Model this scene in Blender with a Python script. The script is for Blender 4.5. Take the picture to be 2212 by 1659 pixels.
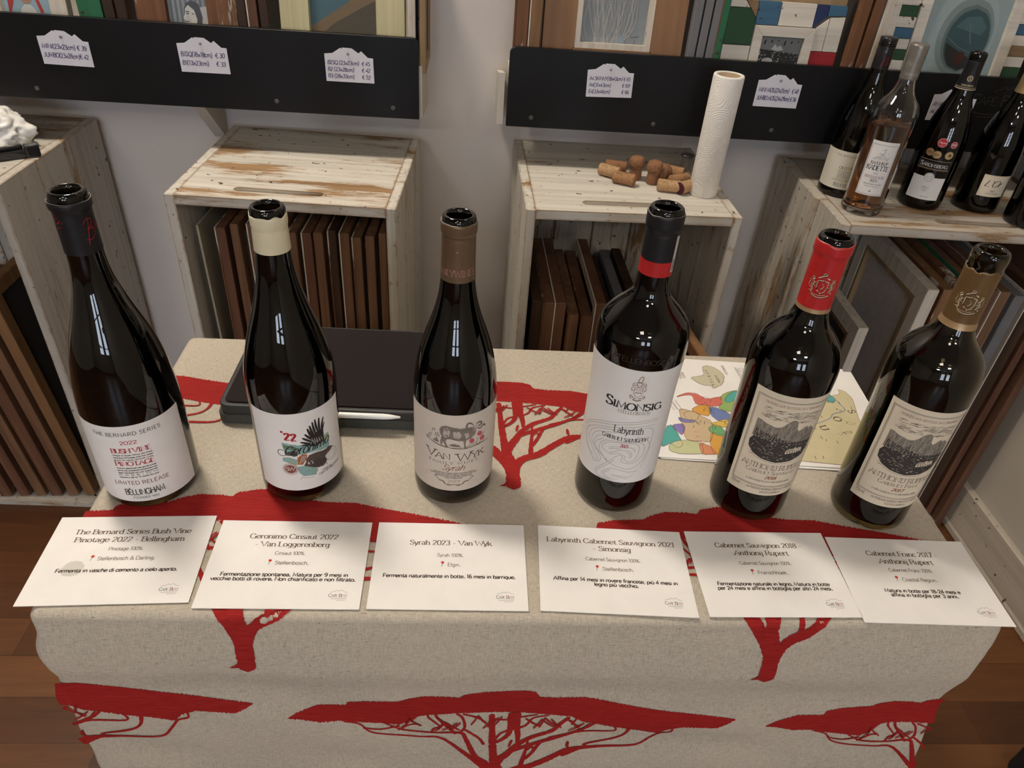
import bpy, bmesh, math, random
from mathutils import Vector, Matrix, noise
from mathutils.geometry import tessellate_polygon
random.seed(7)
for _o in list(bpy.data.objects): bpy.data.objects.remove(_o)
S = bpy.context.scene
COL = S.collection
PI = math.pi
TZ = 0.75                                   # table top height

# ------------------------------------------------------------------ camera
cam = bpy.data.cameras.new('camera'); camo = bpy.data.objects.new('camera', cam); COL.objects.link(camo)
cam.sensor_fit = 'HORIZONTAL'; cam.sensor_width = 36.0; cam.lens = 1580.03 / 2212 * 36.0
cam.clip_start = 0.02
Rc = Matrix(((0.9973, 0.03296, 0.06567), (-0.03316, -0.59571, 0.80252), (0.06557, -0.80253, -0.593)))
Rb = Rc @ Matrix(((1, 0, 0), (0, -1, 0), (0, 0, -1)))
Rb = Rb.to_quaternion().to_matrix()
camo.matrix_world = Matrix.Translation((0, 0, TZ + 0.5672)) @ Rb.to_4x4()
S.camera = camo

# ------------------------------------------------------------------ exposure, world
S.view_settings.view_transform = 'Standard'; S.view_settings.look = 'None'
S.view_settings.gamma = 1.0; S.view_settings.use_curve_mapping = False
S.view_settings.exposure = -0.36
W = bpy.data.worlds.new('world'); S.world = W; W.use_nodes = True
W.node_tree.nodes['Background'].inputs[0].default_value = (0.55, 0.68, 0.95, 1)
W.node_tree.nodes['Background'].inputs[1].default_value = 0.5
LAMP_SPOTS = [(-.72, 1.25, .32, 165), (.62, 1.10, .30, 16), (-0.45, -1.5, .40, 26), (0.50, -2.5, .45, 50), (-1.6, -3.4, .55, 70)]   # x, y, size, emission
WINDOW_LIGHT = 19.0

# ------------------------------------------------------------------ object helpers
def tag(o, label=None, cat=None, group=None, kind=None):
    if label: o['label'] = label
    if cat: o['category'] = cat
    if group: o['group'] = group
    if kind: o['kind'] = kind
    return o

def empty(name, loc=(0, 0, 0), rz=0.0, label=None, cat=None, group=None, rot=None):
    o = bpy.data.objects.new(name, None); COL.objects.link(o)
    o.empty_display_size = 0.02
    o.location = loc; o.rotation_euler = rot if rot else (0, 0, rz)
    return tag(o, label, cat, group)

class MB:
    def __init__(s): s.v = []; s.f = []; s.m = []
    def face(s, pts, mi=0):
        n = len(s.v); s.v += [tuple(p) for p in pts]; s.f.append(tuple(range(n, n + len(pts)))); s.m.append(mi)
    def box(s, x0, x1, y0, y1, z0, z1, mi=0, M=None):
        n = len(s.v)
        P = [(x0, y0, z0), (x1, y0, z0), (x1, y1, z0), (x0, y1, z0), (x0, y0, z1), (x1, y0, z1), (x1, y1, z1), (x0, y1, z1)]
        if M: P = [tuple(M @ Vector(p)) for p in P]
        s.v += P
        for q in ((3, 2, 1, 0), (4, 5, 6, 7), (0, 1, 5, 4), (1, 2, 6, 5), (2, 3, 7, 6), (3, 0, 4, 7)):
            s.f.append(tuple(n + i for i in q)); s.m.append(mi)
        return s
    def prism(s, poly, z0, z1, mi=0, M=None):
        """poly in xz extruded along y from z0 to z1 (M maps)"""
        n = len(s.v); k = len(poly)
        P = [(x, z0, z) for x, z in poly] + [(x, z1, z) for x, z in poly]
        if M: P = [tuple(M @ Vector(p)) for p in P]
        s.v += P
        for t in tessellate_polygon([[Vector((x, z, 0)) for x, z in poly]]):
            s.f.append((n + t[0], n + t[1], n + t[2])); s.m.append(mi)
            s.f.append((n + k + t[2], n + k + t[1], n + k + t[0])); s.m.append(mi)
        for i in range(k):
            j = (i + 1) % k
            s.f.append((n + i, n + j, n + k + j, n + k + i)); s.m.append(mi)
        return s
    def lathe(s, prof, seg=64, mi=0, M=None, mfun=None):
        n = len(s.v); rows = []
        for (r, z) in prof:
            if r < 1e-6:
                rows.append([len(s.v)]); s.v.append((0, 0, z))
            else:
                rows.append(list(range(len(s.v), len(s.v) + seg)))
                s.v += [(r * math.cos(2 * PI * i / seg), r * math.sin(2 * PI * i / seg), z) for i in range(seg)]
        if M:
            for i in range(n, len(s.v)): s.v[i] = tuple(M @ Vector(s.v[i]))
        for k in range(len(rows) - 1):
            a, b = rows[k], rows[k + 1]
            mm = mfun(k) if mfun else mi
            for i in range(seg):
                j = (i + 1) % seg
                if len(a) == 1 and len(b) == 1: continue
                if len(a) == 1: q = (a[0], b[j], b[i])
                elif len(b) == 1: q = (a[i], a[j], b[0])
                else: q = (a[i], a[j], b[j], b[i])
                s.f.append(q); s.m.append(mm)
        return s
    def grid(s, fn, us, vs, mi=0, flip=False):
        n = len(s.v); nu, nv = len(us), len(vs)
        for v in vs:
            for u in us: s.v.append(tuple(fn(u, v)))
        for j in range(nv - 1):
            for i in range(nu - 1):
                q = (n + j * nu + i, n + j * nu + i + 1, n + (j + 1) * nu + i + 1, n + (j + 1) * nu + i)
                s.f.append(q[::-1] if flip else q); s.m.append(mi)
        return s
    def tube(s, pts, r, seg=8, mi=0):
        P = [Vector(p) for p in pts]; n0 = len(s.v)
        for k, p in enumerate(P):
            d = (P[min(k + 1, len(P) - 1)] - P[max(k - 1, 0)]).normalized()
            a = d.cross(Vector((0, 0, 1)) if abs(d.z) < .9 else Vector((1, 0, 0))).normalized(); b = d.cross(a)
            for i in range(seg):
                t = 2 * PI * i / seg; s.v.append(tuple(p + (a * math.cos(t) + b * math.sin(t)) * r))
        for k in range(len(P) - 1):
            for i in range(seg):
                j = (i + 1) % seg
                s.f.append((n0 + k * seg + i, n0 + k * seg + j, n0 + (k + 1) * seg + j, n0 + (k + 1) * seg + i)); s.m.append(mi)
        s.f.append(tuple(n0 + i for i in range(seg))[::-1]); s.m.append(mi)
        s.f.append(tuple(n0 + (len(P) - 1) * seg + i for i in range(seg))); s.m.append(mi)
        return s
    def build(s, name, mats, parent=None, smooth=False, bevel=0.0, loc=None, rz=0.0, fixn=False, seg=1):
        me = bpy.data.meshes.new(name); me.from_pydata(s.v, [], s.f)
        mats = mats if isinstance(mats, (list, tuple)) else [mats]
        for m in mats: me.materials.append(m)
        me.polygons.foreach_set('material_index', s.m)
        if smooth: me.polygons.foreach_set('use_smooth', [True] * len(s.f))
        if fixn:
            bm = bmesh.new(); bm.from_mesh(me); bmesh.ops.recalc_face_normals(bm, faces=bm.faces); bm.to_mesh(me); bm.free()
        me.update()
        o = bpy.data.objects.new(name, me); COL.objects.link(o)
        if loc: o.location = loc
        o.rotation_euler = (0, 0, rz)
        if parent: o.parent = parent
        if bevel:
            b = o.modifiers.new('bevel', 'BEVEL'); b.width = bevel; b.segments = seg; b.limit_method = 'ANGLE'
        if smooth == 'auto' or smooth == 2:
            pass
        return o

def smooth_by_angle(o, deg=35):
    me = o.data
    bm = bmesh.new(); bm.from_mesh(me)
    bmesh.ops.remove_doubles(bm, verts=bm.verts, dist=1e-6)
    for e in bm.edges:
        if len(e.link_faces) == 2:
            try: e.smooth = e.calc_face_angle() < math.radians(deg)
            except ValueError: pass
    for f in bm.faces: f.smooth = True
    bm.to_mesh(me); bm.free()
    return o

# ------------------------------------------------------------------ materials
def nodes_of(name):
    m = bpy.data.materials.new(name); m.use_nodes = True
    nt = m.node_tree; b = nt.nodes['Principled BSDF']
    return m, nt, b
def N(nt, t, **k):
    n = nt.nodes.new(t)
    for a, v in k.items():
        if a in ('inp',):
            for i, w in v.items(): n.inputs[i].default_value = w
        else: setattr(n, a, v)
    return n
def coords(nt, scale=(1, 1, 1), loc=(0, 0, 0)):
    tc = N(nt, 'ShaderNodeTexCoord'); mp = N(nt, 'ShaderNodeMapping')
    mp.inputs['Scale'].default_value = scale; mp.inputs['Location'].default_value = loc
    nt.links.new(tc.outputs['Object'], mp.inputs[0]); return mp.outputs[0]
def ramp(nt, fac, stops, interp='LINEAR'):
    r = N(nt, 'ShaderNodeValToRGB'); r.color_ramp.interpolation = interp
    e = r.color_ramp.elements
    while len(e) < len(stops): e.new(0.5)
    for i, (p, c) in enumerate(stops):
        e[i].position = p; e[i].color = (*c, 1) if len(c) == 3 else c
    nt.links.new(fac, r.inputs[0]); return r.outputs[0]
def noise_tex(nt, vec, scale, detail=4, rough=.55, dist=0.0):
    n = N(nt, 'ShaderNodeTexNoise'); n.inputs['Scale'].default_value = scale; n.inputs['Detail'].default_value = detail
    n.inputs['Roughness'].default_value = rough; n.inputs['Distortion'].default_value = dist
    nt.links.new(vec, n.inputs['Vector']); return n.outputs['Fac']
def bump(nt, b, h, strength=.3, dist=.002):
    n = N(nt, 'ShaderNodeBump'); n.inputs['Strength'].default_value = strength; n.inputs['Distance'].default_value = dist
    nt.links.new(h, n.inputs['Height']); nt.links.new(n.outputs[0], b.inputs['Normal'])
def mixc(nt, fac, a, b):
    n = N(nt, 'ShaderNodeMix', data_type='RGBA')
    L = nt.links
    if isinstance(fac, float): n.inputs[0].default_value = fac
    else: L.new(fac, n.inputs[0])
    for i, x in ((6, a), (7, b)):
        if isinstance(x, tuple): n.inputs[i].default_value = (*x, 1)
        else: L.new(x, n.inputs[i])
    return n.outputs[2]

def plain(name, col, rough=.5, metal=0.0, var=.08, scale=60, bmp=0.0, spec=.5, coat=0.0):
    m, nt, b = nodes_of(name)
    v = coords(nt); f = noise_tex(nt, v, scale, 3)
    lo = tuple(max(0, c * (1 - var)) for c in col); hi = tuple(min(1, c * (1 + var)) for c in col)
    nt.links.new(ramp(nt, f, [(.3, lo), (.7, hi)]), b.inputs['Base Color'])
    b.inputs['Roughness'].default_value = rough; b.inputs['Metallic'].default_value = metal
    b.inputs['Specular IOR Level'].default_value = spec; b.inputs['Coat Weight'].default_value = coat
    if bmp: bump(nt, b, f, bmp, .001)
    return m

def ink(name, col, rough=.7): return plain(name, col, rough, var=.03, spec=.2)

def painted_wood(name, paint, wood, amount, axis=0, scale=1.0, dark=(.05, .03, .02), seed=0.0, rough=.65, grain=14, edge=0.0):
    """old paint worn through to the wood along the grain axis"""
    m, nt, b = nodes_of(name)
    sc = [22 * scale] * 3; sc[axis] = 3.0 * scale
    v = coords(nt, tuple(sc), (seed, seed * .7, seed * 1.3))
    f1 = noise_tex(nt, v, 1.0, 8, .62, .3)
    sc2 = [1.2 * grain] * 3; sc2[axis] = .5
    v2 = coords(nt, tuple(sc2), (seed * 2, 0, seed))
    f2 = noise_tex(nt, v2, 4.0, 4, .6)
    pc = ramp(nt, f2, [(.28, tuple(c * .72 for c in paint)), (.62, paint)])
    wc = ramp(nt, f2, [(.3, tuple(c * .55 for c in wood)), (.7, wood)])
    sc4 = [150 * scale] * 3; sc4[axis] = 16 * scale
    f4 = noise_tex(nt, coords(nt, tuple(sc4), (seed, seed, 1)), 1.0, 5, .7, .8)
    sc5 = [9 * scale] * 3; sc5[axis] = 3.4 * scale
    f5 = noise_tex(nt, coords(nt, tuple(sc5), (seed * 1.7, 2, seed)), 1.0, 3, .5)
    m1 = N(nt, 'ShaderNodeMix', data_type='FLOAT'); m1.inputs[0].default_value = .38; nt.links.new(f1, m1.inputs[2]); nt.links.new(f4, m1.inputs[3])
    m2 = N(nt, 'ShaderNodeMix', data_type='FLOAT'); m2.inputs[0].default_value = .40; nt.links.new(m1.outputs[0], m2.inputs[2]); nt.links.new(f5, m2.inputs[3])
    am = amount + .035
    k = ramp(nt, m2.outputs[0], [(max(0, am - .018), (0, 0, 0)), (am, (.6, .6, .6)), (am + .035, (1, 1, 1))])
    if edge:
        bv = N(nt, 'ShaderNodeBevel'); bv.samples = 4; bv.inputs['Radius'].default_value = edge
        ge = N(nt, 'ShaderNodeNewGeometry'); dp = N(nt, 'ShaderNodeVectorMath', operation='DOT_PRODUCT')
        nt.links.new(bv.outputs[0], dp.inputs[0]); nt.links.new(ge.outputs['Normal'], dp.inputs[1])
        iv = N(nt, 'ShaderNodeMath', operation='SUBTRACT'); iv.inputs[0].default_value = 1.0; nt.links.new(dp.outputs['Value'], iv.inputs[1])
        sn_ = N(nt, 'ShaderNodeMath', operation='MULTIPLY'); nt.links.new(iv.outputs[0], sn_.inputs[0]); sn_.inputs[1].default_value = 1.5
        ad_ = N(nt, 'ShaderNodeMath', operation='ADD'); nt.links.new(sn_.outputs[0], ad_.inputs[0])
        f6 = noise_tex(nt, coords(nt, (1, 1, 1), (seed, seed, seed)), 48, 5, .65); nt.links.new(f6, ad_.inputs[1])
        ek = ramp(nt, ad_.outputs[0], [(.63, (1, 1, 1)), (.70, (0, 0, 0))])
        mk = N(nt, 'ShaderNodeMath', operation='MINIMUM'); nt.links.new(k, mk.inputs[0]); nt.links.new(ek, mk.inputs[1]); k = mk.outputs[0]
    c1 = mixc(nt, k, wc, pc)
    v3 = coords(nt, (1, 1, 1), (seed, 3, seed)); f3 = noise_tex(nt, v3, 55 * scale, 2, .5)
    fl = ramp(nt, f3, [(.70, (0, 0, 0)), (.74, (1, 1, 1))])
    c2 = mixc(nt, fl, c1, dark)
    nt.links.new(c2, b.inputs['Base Color']); b.inputs['Roughness'].default_value = rough
    b.inputs['Specular IOR Level'].default_value = .3
    bump(nt, b, k, .35, .0012)
    return m

def raw_wood(name, c1, c2, axis=2, scale=1.0, seed=0.0, rough=.6):
    m, nt, b = nodes_of(name)
    sc = [45 * scale] * 3; sc[axis] = 2.5 * scale
    f = noise_tex(nt, coords(nt, tuple(sc), (seed, seed, seed)), 1.0, 6, .6, .6)
    nt.links.new(ramp(nt, f, [(.28, c1), (.55, tuple((a + d) / 2 for a, d in zip(c1, c2))), (.75, c2)]), b.inputs['Base Color'])
    b.inputs['Roughness'].default_value = rough; b.inputs['Specular IOR Level'].default_value = .35
    bump(nt, b, f, .2, .001)
    return m

def linen():
    m, nt, b = nodes_of('linen_cloth')
    u = coords(nt, (1, 1, 1))
    wx = N(nt, 'ShaderNodeTexNoise'); wx.inputs['Scale'].default_value = 1; wx.inputs['Detail'].default_value = 3
    nt.links.new(coords(nt, (160, 1500, 1500)), wx.inputs['Vector'])
    wy = N(nt, 'ShaderNodeTexNoise'); wy.inputs['Scale'].default_value = 1; wy.inputs['Detail'].default_value = 3
    nt.links.new(coords(nt, (1500, 160, 160)), wy.inputs['Vector'])
    ad = N(nt, 'ShaderNodeMath', operation='ADD'); nt.links.new(wx.outputs['Fac'], ad.inputs[0]); nt.links.new(wy.outputs['Fac'], ad.inputs[1])
    hf = N(nt, 'ShaderNodeMath', operation='MULTIPLY'); nt.links.new(ad.outputs[0], hf.inputs[0]); hf.inputs[1].default_value = .5
    base = ramp(nt, hf.outputs[0], [(.34, (.33, .29, .235)), (.5, (.45, .405, .335)), (.66, (.55, .505, .43))])
    fl = noise_tex(nt, coords(nt, (190, 800, 800)), 1.0, 2, .5)
    k = ramp(nt, fl, [(.69, (0, 0, 0)), (.75, (.8, .8, .8))])
    c = mixc(nt, k, base, (.12, .09, .07))
    lg = noise_tex(nt, u, 9, 3)
    c = mixc(nt, ramp(nt, lg, [(.45, (0, 0, 0)), (.75, (.25, .25, .25))]), c, (.55, .46, .36))
    nt.links.new(c, b.inputs['Base Color']); b.inputs['Roughness'].default_value = .9; b.inputs['Specular IOR Level'].default_value = .15
    bump(nt, b, hf.outputs[0], .35, .0005)
    return m

def cloth_print():
    m, nt, b = nodes_of('red_cloth_print')
    f = noise_tex(nt, coords(nt, (60, 900, 900)), 1, 3)
    nt.links.new(ramp(nt, f, [(.3, (.235, .008, .008)), (.7, (.34, .018, .015))]), b.inputs['Base Color'])
    b.inputs['Roughness'].default_value = .8; b.inputs['Specular IOR Level'].default_value = .2
    return m

def glass(name, col, rough=0.0, ior=1.5, trans=1.0):
    m, nt, b = nodes_of(name)
    f = noise_tex(nt, coords(nt), 8, 2)
    nt.links.new(ramp(nt, f, [(.3, tuple(c * .97 for c in col)), (.7, col)]), b.inputs['Base Color'])
    b.inputs['Roughness'].default_value = rough; b.inputs['IOR'].default_value = ior
    b.inputs['Transmission Weight'].default_value = trans
    return m

def emitter(name, col, strength):
    m, nt, b = nodes_of(name)
    f = noise_tex(nt, coords(nt), 3, 1)
    nt.links.new(ramp(nt, f, [(.3, tuple(c * .97 for c in col)), (.7, col)]), b.inputs['Emission Color'])
    b.inputs['Emission Strength'].default_value = strength
    b.inputs['Base Color'].default_value = (.8, .8, .8, 1)
    return m

def floor_mat():
    m, nt, b = nodes_of('parquet_floor')
    v = coords(nt)
    br = N(nt, 'ShaderNodeTexBrick'); br.offset = .37; br.inputs['Scale'].default_value = 1.0
    br.inputs['Brick Width'].default_value = .62; br.inputs['Row Height'].default_value = .085
    br.inputs['Mortar Size'].default_value = .0009; br.inputs['Bias'].default_value = 0.0
    br.inputs['Color1'].default_value = (.05, .05, .05, 1); br.inputs['Color2'].default_value = (.95, .95, .95, 1); br.inputs['Mortar'].default_value = (.0, .0, .0, 1)
    nt.links.new(v, br.inputs['Vector'])
    f = noise_tex(nt, coords(nt, (6, 60, 60)), 1.0, 6, .6, .5)
    a = N(nt, 'ShaderNodeMix', data_type='FLOAT'); a.inputs[0].default_value = .45
    nt.links.new(br.outputs['Color'], a.inputs[2]); nt.links.new(f, a.inputs[3])
    c = ramp(nt, a.outputs[0], [(.15, (.038, .012, .004)), (.45, (.092, .033, .010)), (.75, (.165, .066, .021))])
    nt.links.new(c, b.inputs['Base Color']); b.inputs['Roughness'].default_value = .38
    bump(nt, b, f, .08, .001)
    return m

def wall_mat(name, col, bs=.25):
    m, nt, b = nodes_of(name)
    f = noise_tex(nt, coords(nt), 160, 5, .6); g = noise_tex(nt, coords(nt), 3, 3)
    nt.links.new(ramp(nt, g, [(.3, tuple(c * .95 for c in col)), (.7, col)]), b.inputs['Base Color'])
    b.inputs['Roughness'].default_value = .85; b.inputs['Specular IOR Level'].default_value = .2
    bump(nt, b, f, bs, .0015)
    return m

def paper(name, col, rough=.6, var=.03): return plain(name, col, rough, var=var, scale=25, spec=.25)

PAPER_W = paper('white_card', (.80, .785, .77))
LABEL_W = paper('white_label_paper', (.72, .70, .69))
LABEL_C = paper('cream_label_paper', (.66, .585, .46))
LABEL_G = paper('warm_grey_label_paper', (.56, .50, .44))
TAGP = paper('price_tag_paper', (.66, .66, .74))
INK_K = ink('black_ink', (.025, .02, .02)); INK_B = ink('brown_ink', (.12, .075, .05)); INK_R = ink('red_ink', (.36, .018, .03))
INK_G = ink('grey_ink', (.26, .24, .23)); INK_GD = ink('dark_grey_ink', (.075, .065, .06)); INK_LG = ink('light_grey_ink', (.48, .45, .43))
INK_PIN = ink('pin_red_ink', (.50, .03, .02)); INK_GB = ink('grey_brown_ink', (.060, .045, .038)); INK_BL = ink('blue_pen_ink', (.03, .025, .12)); INK_O = ink('orange_ink', (.36, .11, .035)); INK_T = ink('teal_ink', (.22, .36, .34))
INK_OL = ink('olive_ink', (.20, .20, .07)); INK_RB = ink('red_brown_ink', (.20, .055, .035)); INK_BR2 = ink('bronze_ink', (.20, .105, .07)); INK_PK = ink('pink_ink', (.50, .10, .13))
GOLD = plain('gold_foil', (.62, .45, .22), .32, .8, .05); GOLDINK = ink('pale_gold_ink', (.62, .50, .33), .45)
WHITE_INK = ink('white_ink', (.72, .70, .66))

# ------------------------------------------------------------------ skeleton lettering
G = {
'A': (17, "0,0 8.5,20 17,0|3.2,7 13.8,7"), 'B': (14, "2,0 2,20|~2,20 8,20 11.8,18 11.8,12.6 8,10.6 2,10.6|~2,10.6 9,10.6 13.4,8 13.4,2.8 9,0 2,0"),
'C': (17, "~15.5,15.5 12.5,19 8.5,20 3.2,17 1,10 3.2,3 8.5,0 12.5,1 15.8,4.5"), 'D': (17, "2,0 2,20|~2,20 8,20 14,16.8 16,10 14,3.2 8,0 2,0"),
'E': (14, "2,0 2,20|2,20 12.5,20|2,10.4 11,10.4|2,0 13,0"), 'F': (13, "2,0 2,20|2,20 12.5,20|2,10.2 11,10.2"),
'G': (18, "~15.5,15.5 12.5,19 8.5,20 3.2,17 1,10 3.2,3 8.5,0 13,.8 16,3|16,0 16,9|11.5,9 18,9"), 'H': (17, "2,0 2,20|15,0 15,20|2,10.4 15,10.4"),
'I': (7, "3.5,0 3.5,20"), 'J': (11, "~8,20 8,10 8,4 5.5,.4 2,0 .5,2"), 'K': (16, "2,0 2,20|14,20 2,8.5|6.5,12.6 15,0"), 'L': (13, "2,0 2,20|2,0 12.5,0"),
'M': (21, "2,0 3.5,20 10.5,3 17.5,20 19,0"), 'N': (18, "2,0 2,20 16,0 16,20"), 'O': (19, "~9.5,20 4,17.8 1,10 4,2.2 9.5,0 15,2.2 18,10 15,17.8 9.5,20"),
'P': (14, "2,0 2,20|~2,20 9,20 13,17.6 13,11.8 9,9.4 2,9.4"), 'Q': (19, "~9.5,20 4,17.8 1,10 4,2.2 9.5,0 15,2.2 18,10 15,17.8 9.5,20|10,4 18,-3"),
'R': (16, "2,0 2,20|~2,20 8.5,20 12.6,17.8 12.6,12.4 8.5,10 2,10|8,10 15.5,0"), 'S': (13, "~11.5,16 9.5,19 6,20 2.4,18 2,14.5 4,12 9.4,9 11.8,6 11.2,2.2 7,0 3.4,.6 1.2,4"),
'T': (16, "8,0 8,20|.8,20 15.2,20"), 'U': (17, "~2,20 2,8 3.4,2.2 8.5,0 13.6,2.2 15,8 15,20"), 'V': (17, "0,20 8.5,0 17,20"), 'W': (24, "0,20 6,0 12,18 18,0 24,20"),
'X': (16, "1,20 15,0|15,20 1,0"), 'Y': (16, "0,20 8,9.5 16,20|8,9.5 8,0"), 'Z': (15, "1.5,20 14,20 1,0 14.5,0"),
'a': (12, "~2,11 5,13.3 8.6,12 9.4,9 9.4,3 10,.6 12,.4|~9.4,7.8 4.5,7 1.4,4.2 2.6,.6 6,.2 9.4,3"), 'b': (13, "2,20 2,0|~2,9 5,13 9.6,12 11.6,6.5 9.6,1 5,0 2,3"),
'c': (11, "~10,10.5 7.6,13 4,12.4 1.2,6.5 4,.6 7.4,.2 10.2,2.6"), 'd': (13, "10.6,20 10.6,0|~10.6,9.4 7.6,13 3.4,12 1.2,6.5 3.4,1 7.6,0 10.6,3"),
'e': (12, "~1.4,7 10.6,7 9.4,11.6 6,13.2 2.6,11.4 1.2,6.5 3,1.2 6.6,0 10.6,2.6"), 'f': (8, "~8.2,18.4 6,20 3.8,18 3.4,13 3.4,0|.8,13 7,13"),
'g': (12.5, "~10.4,9.4 7.6,13 3.4,12 1.2,6.8 3.4,1.6 7.6,.8 10.4,4|~10.4,13 10.4,2 10,-3.6 6.4,-6 2,-4.4"), 'h': (13, "2,20 2,0|~2,9 5.4,13 9.4,12 10.6,8 10.6,0"),
'i': (5.5, "2.6,13 2.6,0|2.6,17.2 2.6,18.6"), 'j': (6, "~3.4,13 3.4,-2 2.4,-5.6 -.6,-6|3.4,17.2 3.4,18.6"), 'k': (12.5, "2,20 2,0|10.5,13 2,5.4|5.6,8.4 12,0"), 'l': (5.5, "2.6,20 2.6,0"),
'm': (20, "2,13 2,0|~2,9 5,13 8.6,12 9.6,8 9.6,0|~9.6,9 12.6,13 16.4,12 17.4,8 17.4,0"), 'n': (13, "2,13 2,0|~2,9 5.4,13 9.4,12 10.6,8 10.6,0"),
'o': (12.5, "~6.2,13.2 2.6,11.4 1.1,6.5 2.6,1.6 6.2,-.2 9.8,1.6 11.3,6.5 9.8,11.4 6.2,13.2"), 'p': (13, "2,13 2,-6|~2,9 5,13 9.6,12 11.6,6.5 9.6,1 5,0 2,3"),
'q': (13, "10.6,13 10.6,-6|~10.6,9.4 7.6,13 3.4,12 1.2,6.5 3.4,1 7.6,0 10.6,3"), 'r': (9, "2,13 2,0|~2,8.4 4,12 6.4,13.2 8.6,12.2"), 's': (10, "~8.6,10.6 6.6,13 3.6,13 1.8,10.6 3.6,8 7,6 8.8,3.4 7,.4 3.6,0 1.2,2.4"),
't': (8, "~3.4,17 3.4,4 4.2,.8 6.2,0 8,1.4|.8,13 7.4,13"), 'u': (13, "~2,13 2,5 3.2,1 7,0 10.6,4|10.6,13 10.6,0"), 'v': (12, ".6,13 6,0 11.4,13"), 'w': (17, ".6,13 5,0 8.5,12 12,0 16.4,13"),
'x': (12, "1,13 11,0|11,13 1,0"), 'y': (12, ".6,13 6.2,0|~11.4,13 6.2,0 4,-5 1,-6"), 'z': (11, "1.4,13 9.6,13 1,0 10,0"),
'0': (13, "~6.5,20 2.8,17.6 1.2,10 2.8,2.4 6.5,0 10.2,2.4 11.8,10 10.2,17.6 6.5,20"), '1': (9, "2,16.6 5,20 5,0"), '2': (13, "~1.8,15.4 3.6,19 7,20 10.6,17.6 10.6,13.4 6,6.6 1.4,.2|1.4,0 12,0"),
'3': (13, "~2,17.4 5.6,20 9.6,18.6 10.4,14.6 8.6,11.4 5,10.6|~5,10.6 9.6,9.4 11.4,5.4 9.4,1.2 5.4,0 1.4,2.6"), '4': (13, "9,0 9,20 1,6 12.4,6"), '5': (13, "10.6,20 3,20 2.4,11.4|~2.4,11.4 6,12.8 10,11 11.2,6.4 9.4,1.4 5,0 1.4,2"),
'6': (13, "~10.4,18.6 7,20 3.4,16.6 1.6,9 2.6,2.6 6.4,0 10.4,1.6 11.6,6 9.6,10.6 6,11.6 2.2,8"), '7': (12, "1,20 11.4,20 5,0"), '8': (13, "~6.5,10.8 2.8,13 2.4,17.4 6.5,20 10.6,17.4 10.2,13 6.5,10.8 2.2,8 1.4,3.4 6.5,0 11.6,3.4 10.8,8 6.5,10.8"),
'9': (13, "~10.8,12 7,8.4 3,9.4 1.4,14 2.6,18.4 6.6,20 10.4,17.4 11.4,11 9.6,3.4 6,0 2.6,1.4"), '.': (6, "2.4,.2 3.6,.2 3.6,1.4 2.4,1.4 2.4,.2"), ',': (6, "3.2,1.6 2.2,-3"), '-': (10, "1.6,7 8.4,7"),
'(': (7, "~6,23 2.6,17 1.8,8.5 2.6,0 6,-5"), ')': (7, "~1,23 4.4,17 5.2,8.5 4.4,0 1,-5"), '%': (18, "14.5,20 3.5,0|~4.5,19.6 1.6,15.4 4.5,11.2 7.4,15.4 4.5,19.6|~13.5,8.8 10.6,4.6 13.5,.4 16.4,4.6 13.5,8.8"),
'&': (17, "~16,9 12,2 6.6,0 2.4,2 2,6 5,9.6 9.4,13.4 9.6,18 6.6,20 4,17.6 5,13.6 15.6,0"), "'": (5, "2.6,20 2.2,14.6"), '/': (8, "7,21 1,-1"),
'e_': (0, ""), 'E_': (15, "~14,17.6 11,20 6.4,19 4,10 6.4,1 11,0 14,2.4|1,12 10.6,12|1,8.2 10.2,8.2"), ' ': (7, ""), 'U_': (0, ""),
}
G['€'] = G['E_']; G['ù'] = (13, G['u'][1] + "|4,19.5 7.2,15.4"); G['é'] = (12, G['e'][1] + "|5,15.6 8.6,19.6"); G['È'] = (14, G['E'][1] + "|9,22.2 6,25.6"); G['×'] = G['x']
ST = {'serif': (3.2, 1.35, True, 0), 'serifb': (3.8, 1.6, True, 0), 'sans': (2.3, 2.1, False, 0), 'bold': (3.9, 3.1, False, 0), 'hand': (2.5, 2.5, False, .1), 'thin': (1.2, 1.0, False, 0),
      'script': (2.3, 1.1, False, .42), 'italic': (2.7, 1.2, True, .24), 'caps': (2.4, 1.5, True, 0), 'wide': (3.0, 2.6, False, 0)}

def catmull(P, n=5):
    out = []
    closed = P[0] == P[-1]
    for i in range(len(P) - 1):
        p1, p2 = P[i], P[i + 1]
        p0 = P[i - 1] if i > 0 else (P[-2] if closed else p1)
        p3 = P[i + 2] if i + 2 < len(P) else (P[1] if closed else p2)
        for k in range(n):
            t = k / n; a = []
            for d in range(len(p1)):
                a.append(.5 * (2 * p1[d] + (p2[d] - p0[d]) * t + (2 * p0[d] - 5 * p1[d] + 4 * p2[d] - p3[d]) * t * t + (3 * p1[d] - p0[d] - 3 * p2[d] + p3[d]) * t ** 3))
            out.append(tuple(a))
    out.append(tuple(P[-1])); return out

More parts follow.
